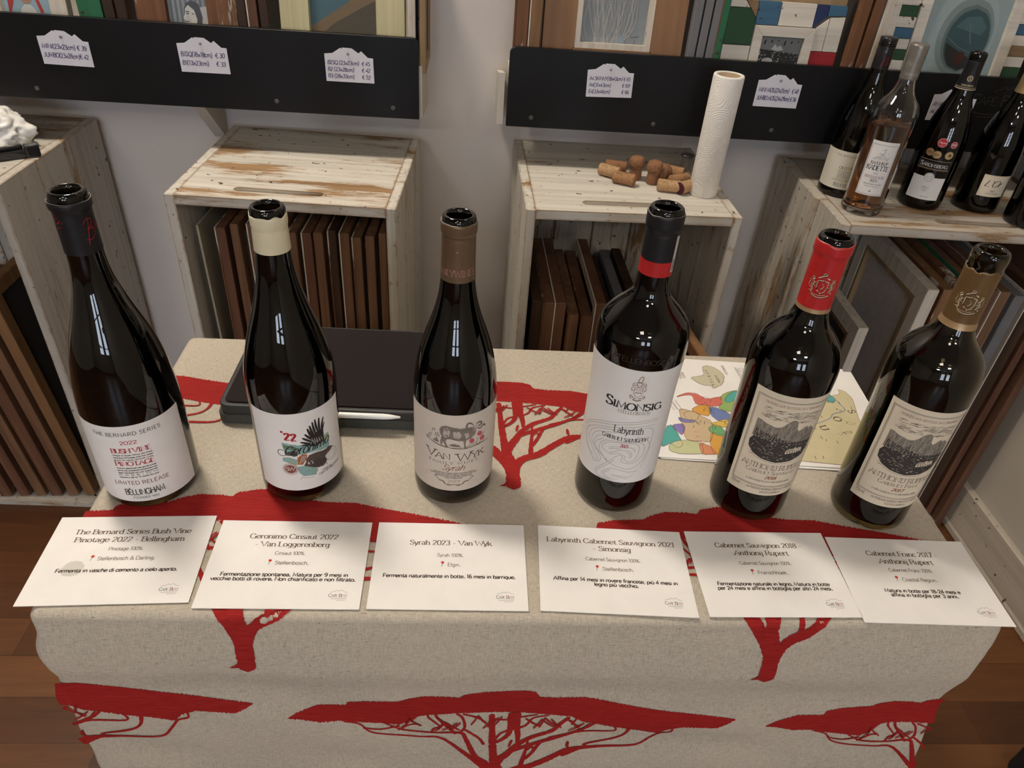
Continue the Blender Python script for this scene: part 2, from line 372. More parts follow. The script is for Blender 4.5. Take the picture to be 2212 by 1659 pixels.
class Ink:
    """draws on a mapped surface fn(u, v, lift) -> point; u, v in millimetres"""
    def __init__(s, mb, fn): s.mb = mb; s.fn = fn
    def ribbon(s, P, Wd, mi, lift=0.0):
        n = len(P)
        if n < 2: return
        L, R = [], []
        for i in range(n):
            a = P[max(i - 1, 0)]; b = P[i]; c = P[min(i + 1, n - 1)]
            d1 = (b[0] - a[0], b[1] - a[1]); d2 = (c[0] - b[0], c[1] - b[1])
            l1 = math.hypot(*d1) or 1e-9; l2 = math.hypot(*d2) or 1e-9
            if i == 0: d1, l1 = d2, l2
            if i == n - 1: d2, l2 = d1, l1
            n1 = (-d1[1] / l1, d1[0] / l1); n2 = (-d2[1] / l2, d2[0] / l2)
            m = (n1[0] + n2[0], n1[1] + n2[1]); ml = math.hypot(*m)
            if ml < .25: m, ml = n1, 1.0
            m = (m[0] / ml, m[1] / ml); dt = max(.45, m[0] * n1[0] + m[1] * n1[1])
            w = Wd[i] / 2 / dt
            L.append((b[0] + m[0] * w, b[1] + m[1] * w)); R.append((b[0] - m[0] * w, b[1] - m[1] * w))
        base = len(s.mb.v); s.k = (getattr(s, 'k', 0) + 1) % 9; lift += s.k * 4e-6
        for i in range(n):
            s.mb.v.append(tuple(s.fn(L[i][0], L[i][1], lift))); s.mb.v.append(tuple(s.fn(R[i][0], R[i][1], lift)))
        for i in range(n - 1):
            s.mb.f.append((base + 2 * i + 1, base + 2 * i + 3, base + 2 * i + 2, base + 2 * i)); s.mb.m.append(mi)
    def line(s, P, w, mi, lift=0.0, smooth=False, step=None):
        """w: number or list per point"""
        if isinstance(w, (int, float)): w = [w] * len(P)
        Q = [(p[0], p[1], x) for p, x in zip(P, w)]
        if smooth: Q = catmull(Q, 5)
        if step:
            O = []
            for a, b in zip(Q[:-1], Q[1:]):
                k = max(1, int(math.hypot(a[0] - b[0], a[1] - b[1]) / step))
                for t in range(k): O.append(tuple(a[d] + (b[d] - a[d]) * t / k for d in range(3)))
            Q = O + [Q[-1]]
        s.ribbon([(q[0], q[1]) for q in Q], [max(.02, q[2]) for q in Q], mi, lift)
    def fill(s, contours, mi, lift=0.0, dv=.5, du=3.0):
        """even-odd scan fill in thin rows, so it follows a curved surface"""
        if contours and not isinstance(contours[0][0], (tuple, list)): contours = [contours]
        ys = [p[1] for c in contours for p in c]; y0, y1 = min(ys), max(ys)
        n = max(2, int((y1 - y0) / dv)); e = 1e-4
        def cross(y):
            xs = []
            for c in contours:
                for i in range(len(c)):
                    a, b = c[i], c[(i + 1) % len(c)]
                    if (a[1] > y) != (b[1] > y): xs.append(a[0] + (y - a[1]) / (b[1] - a[1]) * (b[0] - a[0]))
            return sorted(xs)
        for k in range(n):
            ya = y0 + (y1 - y0) * k / n; yb = y0 + (y1 - y0) * (k + 1) / n
            A = cross(ya + e); B = cross(yb - e)
            if len(A) != len(B): A = B = cross((ya + yb) / 2)
            for j in range(0, len(A) - 1, 2):
                m = max(1, int(max(A[j + 1] - A[j], B[j + 1] - B[j]) / du))
                bs = len(s.mb.v)
                for t in range(m + 1):
                    s.mb.v.append(tuple(s.fn(A[j] + (A[j + 1] - A[j]) * t / m, ya, lift)))
                    s.mb.v.append(tuple(s.fn(B[j] + (B[j + 1] - B[j]) * t / m, yb, lift)))
                for t in range(m):
                    s.mb.f.append((bs + 2 * t, bs + 2 * t + 2, bs + 2 * t + 3, bs + 2 * t + 1)); s.mb.m.append(mi)
    def disc(s, u, v, r, mi, lift=0.0, ry=None, n=28):
        ry = ry or r
        s.fill([(u + r * math.cos(2 * PI * i / n), v + ry * math.sin(2 * PI * i / n)) for i in range(n)], mi, lift, dv=max(.15, ry / 8))
    def ring(s, u, v, r, w, mi, lift=0.0, ry=None, n=40, a0=0, a1=2 * PI):
        ry = ry or r
        s.line([(u + r * math.cos(a0 + (a1 - a0) * i / n), v + ry * math.sin(a0 + (a1 - a0) * i / n)) for i in range(n + 1)], w, mi, lift)
    def rect(s, u0, u1, v0, v1, w, mi, lift=0.0):
        for P in ([(u0, v0), (u1, v0)], [(u1, v0), (u1, v1)], [(u1, v1), (u0, v1)], [(u0, v1), (u0, v0)]):
            s.line(P, w, mi, lift, step=3)
    def width(s, txt, size, tr=0.0, sc=False):
        t = 0.0
        for ch in txt:
            g, k = s.glyph(ch, sc); t += (g[0] * k + tr) * size / 20
        return t
    def glyph(s, ch, sc):
        if sc and ch.islower() and ch.upper() in G: return G[ch.upper()], .76
        return G.get(ch, G['x' if ch.islower() else 'O']), 1.0
    def text(s, txt, u, v, size, style='serif', mi=1, align='c', W=None, tr=0.0, sc=False, arc=None, lift=0.0, boldness=1.0, rot=0.0, jit=0.0, n=4):
        w, t, ser, shear = ST[style]; w *= boldness; t *= boldness
        tw = s.width(txt, size, tr, sc); kx = (W / tw) if W else 1.0
        w = max(t * .9, w * min(1.12, kx) ** .85)
        x = -tw * kx / 2 if align == 'c' else (0 if align == 'l' else -tw * kx)
        ca, sa = math.cos(rot), math.sin(rot)
        for ch in txt:
            g, k = s.glyph(ch, sc); q = size / 20 * k
            dy = random.uniform(-jit, jit) * size; sh = shear + random.uniform(-jit, jit)
            def place(px, py):
                lx = x + (px + py * sh) * q * kx; ly = py * q + dy
                if arc: ly += arc(lx)
                return (u + lx * ca - ly * sa, v + lx * sa + ly * ca)
            for st in (g[1].split('|') if g[1] else []):
                sm = st.startswith('~'); P = [tuple(float(a) for a in p.split(',')) for p in st.lstrip('~').split()]
                Q = catmull(P, n) if sm else P
                ws = []
                for i in range(len(Q)):
                    a = Q[max(i - 1, 0)]; b = Q[min(i + 1, len(Q) - 1)]
                    d = math.hypot(b[0] - a[0], b[1] - a[1]) or 1
                    ws.append((t + (w - t) * abs(b[1] - a[1]) / d) * q)
                s.ribbon([place(*p) for p in Q], ws, mi, lift)
                if ser:
                    for e, f in ((Q[0], Q[1]), (Q[-1], Q[-2])):
                        if e[1] in (0, 20, 13, -6) and abs(e[1] - f[1]) > .9 * abs(e[0] - f[0]):
                            h = 3.7 if ch.isupper() else 3.1
                            yy = e[1] + (t / 2 if e[1] in (0, -6) else -t / 2)
                            x0, x1 = e[0] - h, e[0] + h
                            if ch in 'bdhklijmnprtu' and e[1] in (20, 13): x1 = e[0] + .4
                            s.ribbon([place(x0, yy), place(x1, yy)], [t * q * 1.3] * 2, mi, lift)
            x += (g[0] * k + tr) * size / 20 * kx

# ================================================================== THE ROOM
M_WALL = wall_mat('plaster_wall', (.66, .61, .575)); M_WALLW = wall_mat('warm_wall', (.50, .455, .39))
M_CEIL = wall_mat('ceiling_paint', (.6, .58, .55))
M_ROOM = wall_mat('far_room_wall', (.42, .39, .36))
def struct(name, mb, mats, label=None, **k):
    o = mb.build(name, mats, **k); o['kind'] = 'structure'; return o
X0, X1, Y0, Y1, H = -3.4, 1.25, -5.0, 1.645, 2.95
struct('floor', MB().box(X0, X1, Y0, Y1, -.05, 0), floor_mat())
struct('wall_back', MB().box(X0 - .1, X1 + .1, Y1, Y1 + .1, 0, H), M_WALL)
struct('wall_right', MB().box(X1, X1 + .1, Y0, Y1, 0, H), M_WALLW)
struct('wall_left', MB().box(X0 - .1, X0, Y0, Y1, 0, H), M_ROOM)
struct('ceiling', MB().box(X0, X1, Y0, Y1, H, H + .1), M_CEIL)
b = MB(); b.box(X1 - .018, X1, Y0, Y1, 0, .128); b.box(X1 - .024, X1, Y0, Y1, 0, .02)
struct('baseboard_right', b, painted_wood('baseboard_paint', (.52, .46, .38), (.16, .09, .05), .31, 1, 1.2), bevel=.003)
# front wall (behind the camera) with two daylight windows
WINS = [(-1.15, -.35, .95, 2.35), (.15, .85, .95, 2.35)]
b = MB(); xs = [X0] + [a for w in WINS for a in (w[0], w[1])] + [X1]
for i in range(0, len(xs) - 1, 2): b.box(xs[i], xs[i + 1], Y0 - .1, Y0, 0, H)
for w in WINS:
    b.box(w[0], w[1], Y0 - .1, Y0, 0, w[2]); b.box(w[0], w[1], Y0 - .1, Y0, w[3], H)
struct('wall_front', b, M_ROOM)
M_DAY = emitter('daylight_sky', (.70, .82, 1.0), WINDOW_LIGHT); M_WF = plain('window_paint', (.35, .35, .35), .5)
for k, w in enumerate(WINS):
    b = MB(); n = 4
    for i in range(n + 1):
        x = w[0] + (w[1] - w[0]) * i / n; b.box(max(w[0], x - .02), min(w[1], x + .02), Y0 - .06, Y0 - .02, w[2], w[3])
        z = w[2] + (w[3] - w[2]) * i / n; b.box(w[0], w[1], Y0 - .06, Y0 - .02, max(w[2], z - .02), min(w[3], z + .02))
    f = struct('window_%d' % (k + 1), b, M_WF)
    p = MB().box(w[0], w[1], Y0 - .095, Y0 - .085, w[2], w[3]).build('pane', M_DAY, f)
# ceiling lamps
M_LF = plain('lamp_frame', (.6, .6, .6), .4)
for k, (x, y, sz, em) in enumerate(LAMP_SPOTS):
    M_LAMP = emitter('lamp_diffuser', (1.0, .89, .74), em)
    r = empty('ceiling_lamp', (x, y, H), 0, ['square ceiling lamp above the left wall shelf', 'square ceiling lamp above the right wall shelf', 'square ceiling lamp just behind the viewer',
              'square ceiling lamp in the middle of the room', 'square ceiling lamp at the far left near the windows'][k], 'lamp', 'square ceiling lamps')
    h = sz / 2
    f = MB(); f.box(-h - .02, h + .02, -h - .02, -h, -.05, -.0005); f.box(-h - .02, h + .02, h, h + .02, -.05, -.0005); f.box(-h - .02, -h, -h, h, -.05, -.0005); f.box(h, h + .02, -h, h, -.05, -.0005)
    f.build('frame', M_LF, r); MB().box(-h, h, -h, h, -.045, -.01).build('diffuser', M_LAMP, r)

# ================================================================== TABLE AND CLOTH
TX0, TX1, TY0, TY1 = -.377, .526, .405, .857
t = empty('folding_table', (0, 0, 0), 0, 'plain wooden table hidden under the printed linen cloth', 'table')
M_TW = raw_wood('table_wood', (.15, .09, .05), (.3, .2, .12), 0)
MB().box(TX0 + .012, TX1 - .012, TY0 + .012, TY1 - .012, TZ - .03, TZ - .003).build('tabletop', M_TW, t, bevel=.003)
for x in (TX0 + .04, TX1 - .08):
    for y in (TY0 + .04, TY1 - .08): MB().box(x, x + .04, y, y + .04, 0, TZ - .03).build('leg', M_TW, t)

ER = .011                                                   # edge radius
def fold(z):                                                # outward bow of the hanging front, by height below the top
    P = [(0, 0), (-ER, 0), (-.022, .0045), (-.038, .009), (-.066, .013), (-.075, .0122), (-.10, .008), (-.118, .0085), (-.16, .010), (-.22, .012), (-.30, .016), (-.5, .024)]
    for a, c in zip(P[:-1], P[1:]):
        if c[0] <= z <= a[0]:
            q = (z - a[0]) / (c[0] - a[0]); return a[1] + (c[1] - a[1]) * q
    return P[-1][1]
def wr(u, z, s=0.0):
    k = min(1, max(0, -z - ER) / .09)
    return k * (.006 * noise.noise(Vector((u * 4.5 + s, z * 9, 1.7))) + .0035 * noise.noise(Vector((u * 9 + z * 18 + s, z * 14 - u * 6, 5.1))))
def side_bulge(x, z, left):
    if left: return .006 * math.sin(z * 95) * math.exp(z * 7) + .003 * noise.noise(Vector((z * 16, 2, 8)))
    P = [(0, 0), (-.03, -.004), (-.07, -.012), (-.12, -.022), (-.17, -.014), (-.26, .004), (-.4, .01), (-.6, .012)]
    for a, c in zip(P[:-1], P[1:]):
        if c[0] <= z <= a[0]: return a[1] + (c[1] - a[1]) * (z - a[0]) / (c[0] - a[0])
    return .012
def warp_x(u, z):
    k = min(1, max(0, -z - ER) / .02)
    if u > .33: return u + k * side_bulge(u, z, False) * min(1.2, ((u - .33) / (TX1 - .33)) ** 2)
    if u < -.24: return u - k * side_bulge(u, z, True) * min(1.2, ((-.24 - u) / (-.24 - TX0)) ** 2)
    return u
def cloth(u, v, lift=0.0):
    """u: x along the table; v: y on the top, and y0 + (hanging depth) below the front edge"""
    q = ER * PI / 2
    y0 = TY0 + ER
    if v >= y0: return Vector((u, v, TZ + lift))
    d = y0 - v
    if d < q:
        a = d / ER; return Vector((u, y0 - (ER + lift) * math.sin(a), TZ - ER + (ER + lift) * math.cos(a)))
    z = -ER - (d - q)
    return Vector((warp_x(u, z), TY0 - fold(z) - wr(u, z) - lift, TZ + z))
V2 = lambda zd: zd + TY0 + 0.004                              # printed coordinate of hanging depth
DROP = .585
b = MB()
nx, ny = 90, 44
us = [TX0 + ER + (TX1 - TX0 - 2 * ER) * i / nx for i in range(nx + 1)]
# perimeter loops: outline rounded rectangle; rows from the inset loop down to the hem
loop = []                                                    # (x, y, nx, ny)
x0, x1, y0, y1 = TX0 + ER, TX1 - ER, TY0 + ER, TY1 - ER
for i in range(91): loop.append((x0 + (x1 - x0) * i / 90, y0, 0, -1))
for i in range(1, 7): a = -PI / 2 + PI / 2 * i / 6; loop.append((x1, y0, math.cos(a), math.sin(a)))
for i in range(1, 45): loop.append((x1, y0 + (y1 - y0) * i / 44, 1, 0))
for i in range(1, 7): a = PI / 2 * i / 6; loop.append((x1, y1, math.cos(a), math.sin(a)))
for i in range(1, 91): loop.append((x1 - (x1 - x0) * i / 90, y1, 0, 1))
for i in range(1, 7): a = PI / 2 + PI / 2 * i / 6; loop.append((x0, y1, math.cos(a), math.sin(a)))
for i in range(1, 45): loop.append((x0, y1 - (y1 - y0) * i / 44, -1, 0))
for i in range(1, 6): a = PI + PI / 2 * i / 6; loop.append((x0, y0, math.cos(a), math.sin(a)))
rows = []
for i in range(6): rows.append(('arc', PI / 2 * i / 5))
z = -ER
while z > -DROP: z -= .007 if z > -.32 else .02; rows.append(('z', z))
for kind, val in rows:
    for (x, y, ax, ay) in loop:
        if kind == 'arc':
            b.v.append((x + ax * ER * math.sin(val), y + ay * ER * math.sin(val), TZ - ER + ER * math.cos(val)))
        else:
            z = val
            px, py = x + ax * ER, y + ay * ER
            if ay < -.01:
                k = -ay; py -= k * (fold(z) + wr(x, z))
            if ay > .01: py += ay * (.004 + wr(x, z, 9))
            px = warp_x(px, z)
            b.v.append((px, py, TZ + z))
n = len(loop)
for r in range(len(rows) - 1):
    for i in range(n):
        j = (i + 1) % n
        b.f.append((r * n + j, r * n + i, (r + 1) * n + i, (r + 1) * n + j)); b.m.append(0)
b.grid(lambda u, v: (u, v, TZ), us, [y0 + (y1 - y0) * i / 40 for i in range(41)])
for i in range(len(b.f) - 90 * 40, len(b.f)): pass
# the printed acacia trees (tenths of a millimetre from the foot of the trunk)
UP = [(-2160, 1418), (-2067, 1492), (-1855, 1602), (-1578, 1624), (-1559, 1687), (-1392, 1724), (-1053, 1747), (-967, 1798), (-797, 1850), (-564, 1848), (-458, 1830), (-406, 1888), (-206, 1933), (6, 1935), (199, 1925), (299, 1887), (338, 1809), (513, 1783), (819, 1781), (1113, 1716), (1434, 1657), (1808, 1577), (2143, 1496), (2422, 1434)]
LO= [(-2161, 1410), (-2035, 1390), (-1846, 1337), (-1650, 1351), (-1500, 1322), (-1196, 1290), (-1065, 1269), (-931, 1354), (-864, 1466), (-755, 1500), (-494, 1522), (-188, 1516), (143, 1505), (478, 1466), (705, 1438), (803, 1362), (1179, 1270), (1415, 1227), (1635, 1162), (1710, 1259), (1858, 1324), (2235, 1296), (2337, 1357), (2424, 1426)]
BR = [[(-45, 300, 70),(-120, 430, 62),(-280, 640, 54),(-598, 1055, 27),(-846, 1077, 16),(-1180, 1110, 13),(-1355, 1162, 13),(-1459, 1289, 13),(-1608, 1338, 13)], [(-45, 320, 80),(-105, 450, 82),(-180, 600, 70),(-270, 717, 56),(-373, 1078, 41),(-443, 1199, 29),(-733, 1164, 18),(-1022, 1184, 18),(-1196, 1290, 15)], [(-443, 1199, 22),(-390, 1293, 22),(-416, 1440, 20),(-472, 1510, 20)], [(-188, 990, 23),(-238, 1100, 23),(-331, 1199, 20),(-389, 1251, 18)], [(-733, 1164, 18),(-700, 1250, 18),(-645, 1292, 15),(-755, 1438, 17),(-766, 1508, 17)], [(-488, 1186, 27),(-579, 1314, 27),(-668, 1439, 24),(-690, 1508, 22)], [(-97, 990, 23),(-36, 1144, 20),(28, 1201, 18),(226, 1275, 18),(306, 1402, 16),(457, 1453, 13)], [(670, 753, 38),(890, 892, 21),(900, 946, 23),(1190, 1037, 23),(1293, 1126, 23),(1320, 1249, 32)], [(760, 858, 56),(905, 880, 46),(1100, 890, 32),(1450, 904, 21),(1587, 1063, 21),(1661, 1174, 19),(1768, 1218, 16),(1762, 1349, 11)], [(492, 1080, 16),(824, 1190, 18),(1168, 1192, 14),(1152, 1300, 14)], [(-406, 1502, 17),(-273, 1441, 13),(-181, 1358, 13)], [(-1067, 1184, 13),(-932, 1291, 13),(-844, 1291, 13)], [(-1418, 1226, 11),(-1243, 1196, 11),(-1065, 1248, 18)], [(-94, 1400, 13),(40, 1380, 13),(171, 1414, 13),(345, 1465, 11)], [(711, 880, 14),(711, 960, 12),(705, 1000, 9)], [(16, 30, 150),(16, 110, 146),(14, 190, 146),(4, 312, 152),(-22, 430, 128),(-52, 566, 100),(-71, 733, 76),(-93, 992, 70),(-106, 1209, 56),(-119, 1454, 52)], [(20, 265, 140),(78, 377, 98),(169, 461, 82),(327, 532, 82),(506, 689, 75),(688, 833, 64),(819, 874, 53)], [(-59, 533, 110),(0, 668, 89),(71, 790, 75),(145, 932, 57),(292, 1081, 49),(510, 1202, 40),(591, 1318, 36),(671, 1417, 32)], [(120, 861, 50),(284, 947, 44),(427, 1016, 44),(535, 1066, 47),(633, 1115, 35),(833, 1235, 31),(944, 1330, 22)], [(233, 528, 49),(247, 695, 38),(268, 902, 23),(278, 1045, 19)], [(270, 696, 34),(334, 818, 30),(401, 979, 32),(440, 1034, 28)], [(97, 1465, 96),(83, 1256, 59),(49, 1125, 40),(-46, 1030, 30),(-58, 1047, 23)], [(133, 1467, 84),(148, 1259, 59),(166, 1130, 47),(167, 1022, 35)], [(104, 1037, 23),(83, 947, 18)], [(279, 868, 16),(328, 923, 16),(346, 836, 11)], [(697, 921, 19),(697, 983, 14)], [(714, 1317, 10),(738, 1367, 12),(761, 1437, 11)], [(-446, 1253, 10),(-514, 1303, 12),(-583, 1373, 11)], [(-659, 1241, 10),(-637, 1291, 12),(-615, 1361, 11)], [(799, 1276, 10),(731, 1326, 12),(663, 1396, 11)], [(-89, 1312, 10),(-53, 1362, 12),(-17, 1432, 11)], [(549, 1266, 10),(473, 1316, 12),(397, 1386, 11)], [(-324, 1341, 10),(-294, 1391, 12),(-264, 1461, 11)], [(-690, 1217, 10),(-650, 1267, 12),(-611, 1337, 11)], [(-155, 1297, 10),(-104, 1347, 12),(-54, 1417, 11)], [(791, 1256, 10),(746, 1306, 12),(701, 1376, 11)], [(390, 1278, 10),(311, 1328, 12),(232, 1398, 11)], [(-836, 1286, 10),(-899, 1336, 12),(-962, 1406, 11)], [(127, 1287, 10),(90, 1337, 12),(54, 1407, 11)], [(-173, 1348, 10),(-215, 1398, 12),(-256, 1468, 11)], [(604, 1272, 10),(550, 1322, 12),(496, 1392, 11)], [(-201, 1278, 10),(-162, 1328, 12),(-122, 1398, 11)], [(560, 1293, 10),(493, 1343, 12),(427, 1413, 11)], [(-546, 1332, 10),(-609, 1382, 12),(-671, 1452, 11)], [(-542, 1250, 10),(-491, 1300, 12),(-440, 1370, 11)], [(379, 1277, 10),(400, 1327, 12),(420, 1397, 11)], [(794, 1218, 10),(849, 1268, 12),(903, 1338, 11)], [(-617, 1246, 10),(-545, 1296, 12),(-472, 1366, 11)], [(321, 1259, 10),(357, 1309, 12),(393, 1379, 11)], [(690, 1221, 10),(764, 1271, 12),(838, 1341, 11)], [(-1039, 1226, 10),(-1004, 1276, 12),(-969, 1346, 11)], [(-988, 1296, 10),(-967, 1346, 12),(-945, 1416, 11)]]
def lerp_poly(P, x):
    for a, c in zip(P[:-1], P[1:]):
        if a[0] <= x <= c[0]:
            return a[1] + (c[1] - a[1]) * (x - a[0]) / max(1e-9, c[0] - a[0])
    return None
def tree_ribbon(K, seg, bi, ends=(True, True)):
    l = .00002 + .000024 * bi; K.k = -1
    K.ribbon([(p[0], p[1]) for p in seg], [p[2] for p in seg], 1, l)
    for e, on in ((seg[0], ends[0]), (seg[-1], ends[1])):
        if on and e[2] > 1.5: K.fill([(e[0] + e[2] / 2 * math.cos(a * .5236), e[1] + e[2] / 2 * math.sin(a * .5236)) for a in range(12)], 1, l + .000012, dv=e[2] / 6, du=9)
def fn_tree(bu, bv, sv):
    def fn(u, v, lift):
        vv = bv + v * sv / 1000
        return cloth(min(TX1 - ER * .2, max(TX0 + ER * .2, bu + u / 1000)), vv, .0005 + lift)
    return fn
UMIN, UMAX = TX0 + .002, TX1 - .002
for ti, (bu, bv, sv) in enumerate([(-.192, .352, 1.10), (.3005, .341, 1.10), (.0566, .578, 1), (-.435, .583, 1), (.546, .571, 1), (.0515, .119, 1), (-.438, .140, 1), (.5445, .108, 1)]):
    K = Ink(b, fn_tree(bu, bv, sv)); rnd = random.Random(ti + 3)
    x = -216.0; prev = None
    while x < 242:
        U = bu + x / 1000
        if UMIN <= U <= UMAX:
            up = lerp_poly(UP, x * 10); lo = lerp_poly(LO, x * 10)
            if up is not None and lo is not None:
                ed = min(1, (x + 216) / 12, (242 - x) / 12)
                nz = noise.noise(Vector((x * .5 + ti * 31, 1, 0))) * 1.8 + noise.noise(Vector((x * 1.9 + ti * 17, 4, 0))) * 1.9
                nl = noise.noise(Vector((x * .5 + ti * 13, 9, 0))) * 1.8 + noise.noise(Vector((x * 1.8 + ti * 7, 14, 0))) * 2.0
                a = (up / 10 + nz * (.3 + .7 * ed), lo / 10 + nl * (.3 + .7 * ed))
                if prev and prev[0] > x - .9:
                    m = max(1, int((a[0] - a[1]) / 4)); bs = len(b.v)
                    for t_ in range(m + 1):
                        b.v.append(tuple(K.fn(prev[0], prev[2] + (prev[1] - prev[2]) * t_ / m, 0)))
                        b.v.append(tuple(K.fn(x, a[1] + (a[0] - a[1]) * t_ / m, 0)))
                    for t_ in range(m): b.f.append((bs + 2 * t_, bs + 2 * t_ + 1, bs + 2 * t_ + 3, bs + 2 * t_ + 2)); b.m.append(1)
                prev = (x, a[0], a[1])
        x += .5
    for bi, st in enumerate(BR):
        Q = catmull([(p[0] / 10, p[1] / 10, p[2] / 10 * 1.06 + .7) for p in st], 4); O = []
        for a, c in zip(Q[:-1], Q[1:]):
            kk = max(1, int(math.hypot(a[0] - c[0], a[1] - c[1]) / 1.6))
            for t_ in range(kk): O.append(tuple(a[d] + (c[d] - a[d]) * t_ / kk for d in range(3)))
        O.append(Q[-1]); seg = []
        for q in O:
            if UMIN <= bu + q[0] / 1000 <= UMAX: seg.append(q)
            else:
                if len(seg) > 1: tree_ribbon(K, seg, bi, (seg[0] is O[0], False))
                seg = []
        whole = bool(seg) and seg[0] is O[0]
        seg = [(p[0], p[1], p[2] * (1 + .25 * noise.noise(Vector((p[0] * .7, p[1] * .7, ti))))) for p in seg]
        if len(seg) > 1: tree_ribbon(K, seg, bi, (whole, True))
    if UMIN < bu - .02 and bu + .02 < UMAX: K.fill([(-15.1, -.8), (-9.4, 2.4), (-6.2, 5.6), (-5.8, 10), (9.2, 10), (9.0, 3), (10.0, -.3)], 1, .00056, dv=1, du=5)
cl = b.build('tablecloth', [linen(), cloth_print()], smooth=True)
tag(cl, 'natural linen tablecloth printed with red acacia trees', 'tablecloth')

# ================================================================== WINE CARDS
def card_fn(x, y, th):
    c, s_ = math.cos(th), math.sin(th)
    def fn(u, v, lift):
        # the front strip of each card hangs over the rounded table edge
        return Vector((u / 1000, v / 1000, .0007 + .00012 + lift))
    return fn
CARDS = [
 (-.3163, .4688, .045, [('The Bernard Series Bush Vine', 109, 30.4), ('Pinotage 2022 - Bellingham', 102, 20.4)], 'Pinotage 100%.', 32, 'Stellenbosch & Darling.', 52, [('Fermenta in vasche di cemento a cielo aperto.', 108)], 'card for the first bottle from the left, with a round grey stain'),
 (-.1621, .4665, .0055, [('Geronimo Cinsaut 2022', 86, 30), ('- Van Loggerenberg', 72, 20)], 'Cinsaut 100%.', 29, 'Stellenbosch.', 32, [('Fermentazione spontanea. Matura per 9 mesi in', 118), ('vecchie botti di rovere. Non chiarificato e non filtrato.', 133)], 'card under the cream-capped bottle, its first title line ending in Cinsaut 2022'),
 (-.0076, .4675, -.0005, [('Syrah 2023 - Van Wyk', 81.5, 24.5)], 'Syrah 100%.', 26, 'Elgin.', 12.5, [('Fermenta naturalmente in botte. 16 mesi in barrique.', 126)], 'card with the one-line title about a Syrah, below the brown-capped bottle'),
 (.1533, .4652, -.0389, [('Labyrinth Cabernet Sauvignon 2021', 131, 32), ('- Simonsig', 39, 22.6)], 'Cabernet Sauvignon 100%.', 55, 'Stellenbosch.', 31, [('Affina per 14 mesi in rovere francese, più 4 mesi in', 121), ('legno più vecchio.', 43)], 'card about a 2021 Cabernet Sauvignon, below the bottle with a red neck band'),
 (.309, .4643, .0098, [('Cabernet Sauvignon 2018 -', 92, 32), ('Anthonij Rupert', 57, 22)], 'Cabernet Sauvignon 100%.', 54, 'Franschhoek.', 31, [('Fermentazione naturale in legno. Matura in botte', 113), ('per 24 mesi e affina in bottiglia per altri 24 mesi.', 115)], 'card about a 2018 Cabernet Sauvignon, below the bottle with the all-red capsule'),
 (.458, .4582, -.0199, [('Cabernet Franc 2017 -', 76, 30), ('Anthonij Rupert', 57, 20)], 'Cabernet Franc 100%.', 46, 'Coastal Region.', 36, [('Matura in botte per 18-24 mesi e', 77), ('affina in bottiglia per 3 anni.', 68)], 'rightmost card, about a Cabernet Franc, overhanging the table corner'),
]
for (x, y, th, title, grape, gw, reg, rw, fer, lab) in CARDS:
    o = MB()
    o.box(-.074, .074, -.0525, .0525, 0, .0007)
    K = Ink(o, card_fn(x, y, th))
    for (tx, w, v) in title: K.text(tx, 0, v - .5, 5.8, 'serif', 1, W=w, boldness=.95)
    K.text(grape, 0, 9.2, 4.0, 'sans', 1, W=gw)
    K.text(reg, 4, -2.6, 4.2, 'sans', 1, W=rw)
    pu = 4 - rw / 2 - 5
    K.line([(pu, 1.2), (pu - .7, -3)], .6, 4, smooth=False); K.disc(pu, 2.0, 1.5, 2, .00005)
    for i, (tx, w) in enumerate(fer): K.text(tx, 0, -16.4 - 5.2 * i, 4.1, 'bold', 3, W=w, boldness=1.05)
    K.text('Cape', 48.4, -39.4, 3.6, 'caps', 3, W=8.2, sc=True); K.text('Best', 57.6, -39.4, 3.6, 'caps', 6, W=7.8, sc=True)
    K.line([(45, -34), (49, -33.2), (51.5, -31.8), (53.5, -32.8), (55.5, -31.4), (58, -33.6), (61, -34)], .3, 4)
    K.line([(47, -41.4), (61, -40.9)], .35, 4); K.line([(52, -43.2), (60, -42.6)], .3, 4)
    if 'stain' in lab:
        rnd = random.Random(5); P = []
        for i in range(60):
            a = 2 * PI * i / 60; r = 9.2 + (1.1 if i % 2 else -.2) + rnd.uniform(-.5, .5); P.append((-40 + r * math.cos(a), -12 + r * .95 * math.sin(a)))
        K.fill(P, 5, -.00005, dv=.8, du=20)
    # bend the overhanging front strip softly down the cloth edge? the card is stiff: it stays flat
    ob = o.build('wine_card', [PAPER_W, INK_B, INK_PIN, INK_GB, INK_G, paper('stain_on_card', (.60, .585, .55)), INK_RB], loc=(x, y, TZ + .0011), rz=th)
    tag(ob, 'white printed ' + lab, 'card', 'printed cards along the front of the table')

# ================================================================== BOTTLES
M_DARK = glass('dark_bottle_glass', (.022, .015, .007)); M_OLIVE = glass('olive_bottle_glass', (.105, .082, .028)); M_WINE = plain('red_wine', (.010, .002, .003), .06, spec=.5)
M_CLEAR = glass('clear_bottle_glass', (.96, .97, .95)); M_ROSE = glass('rose_wine', (.80, .34, .12), ior=1.34)
def interp(P, z):
    if z <= P[0][0]: return P[0][1]
    for a, c in zip(P[:-1], P[1:]):
        if a[0] <= z <= c[0]: return a[1] + (c[1] - a[1]) * (z - a[0]) / (c[0] - a[0])
    return P[-1][1]

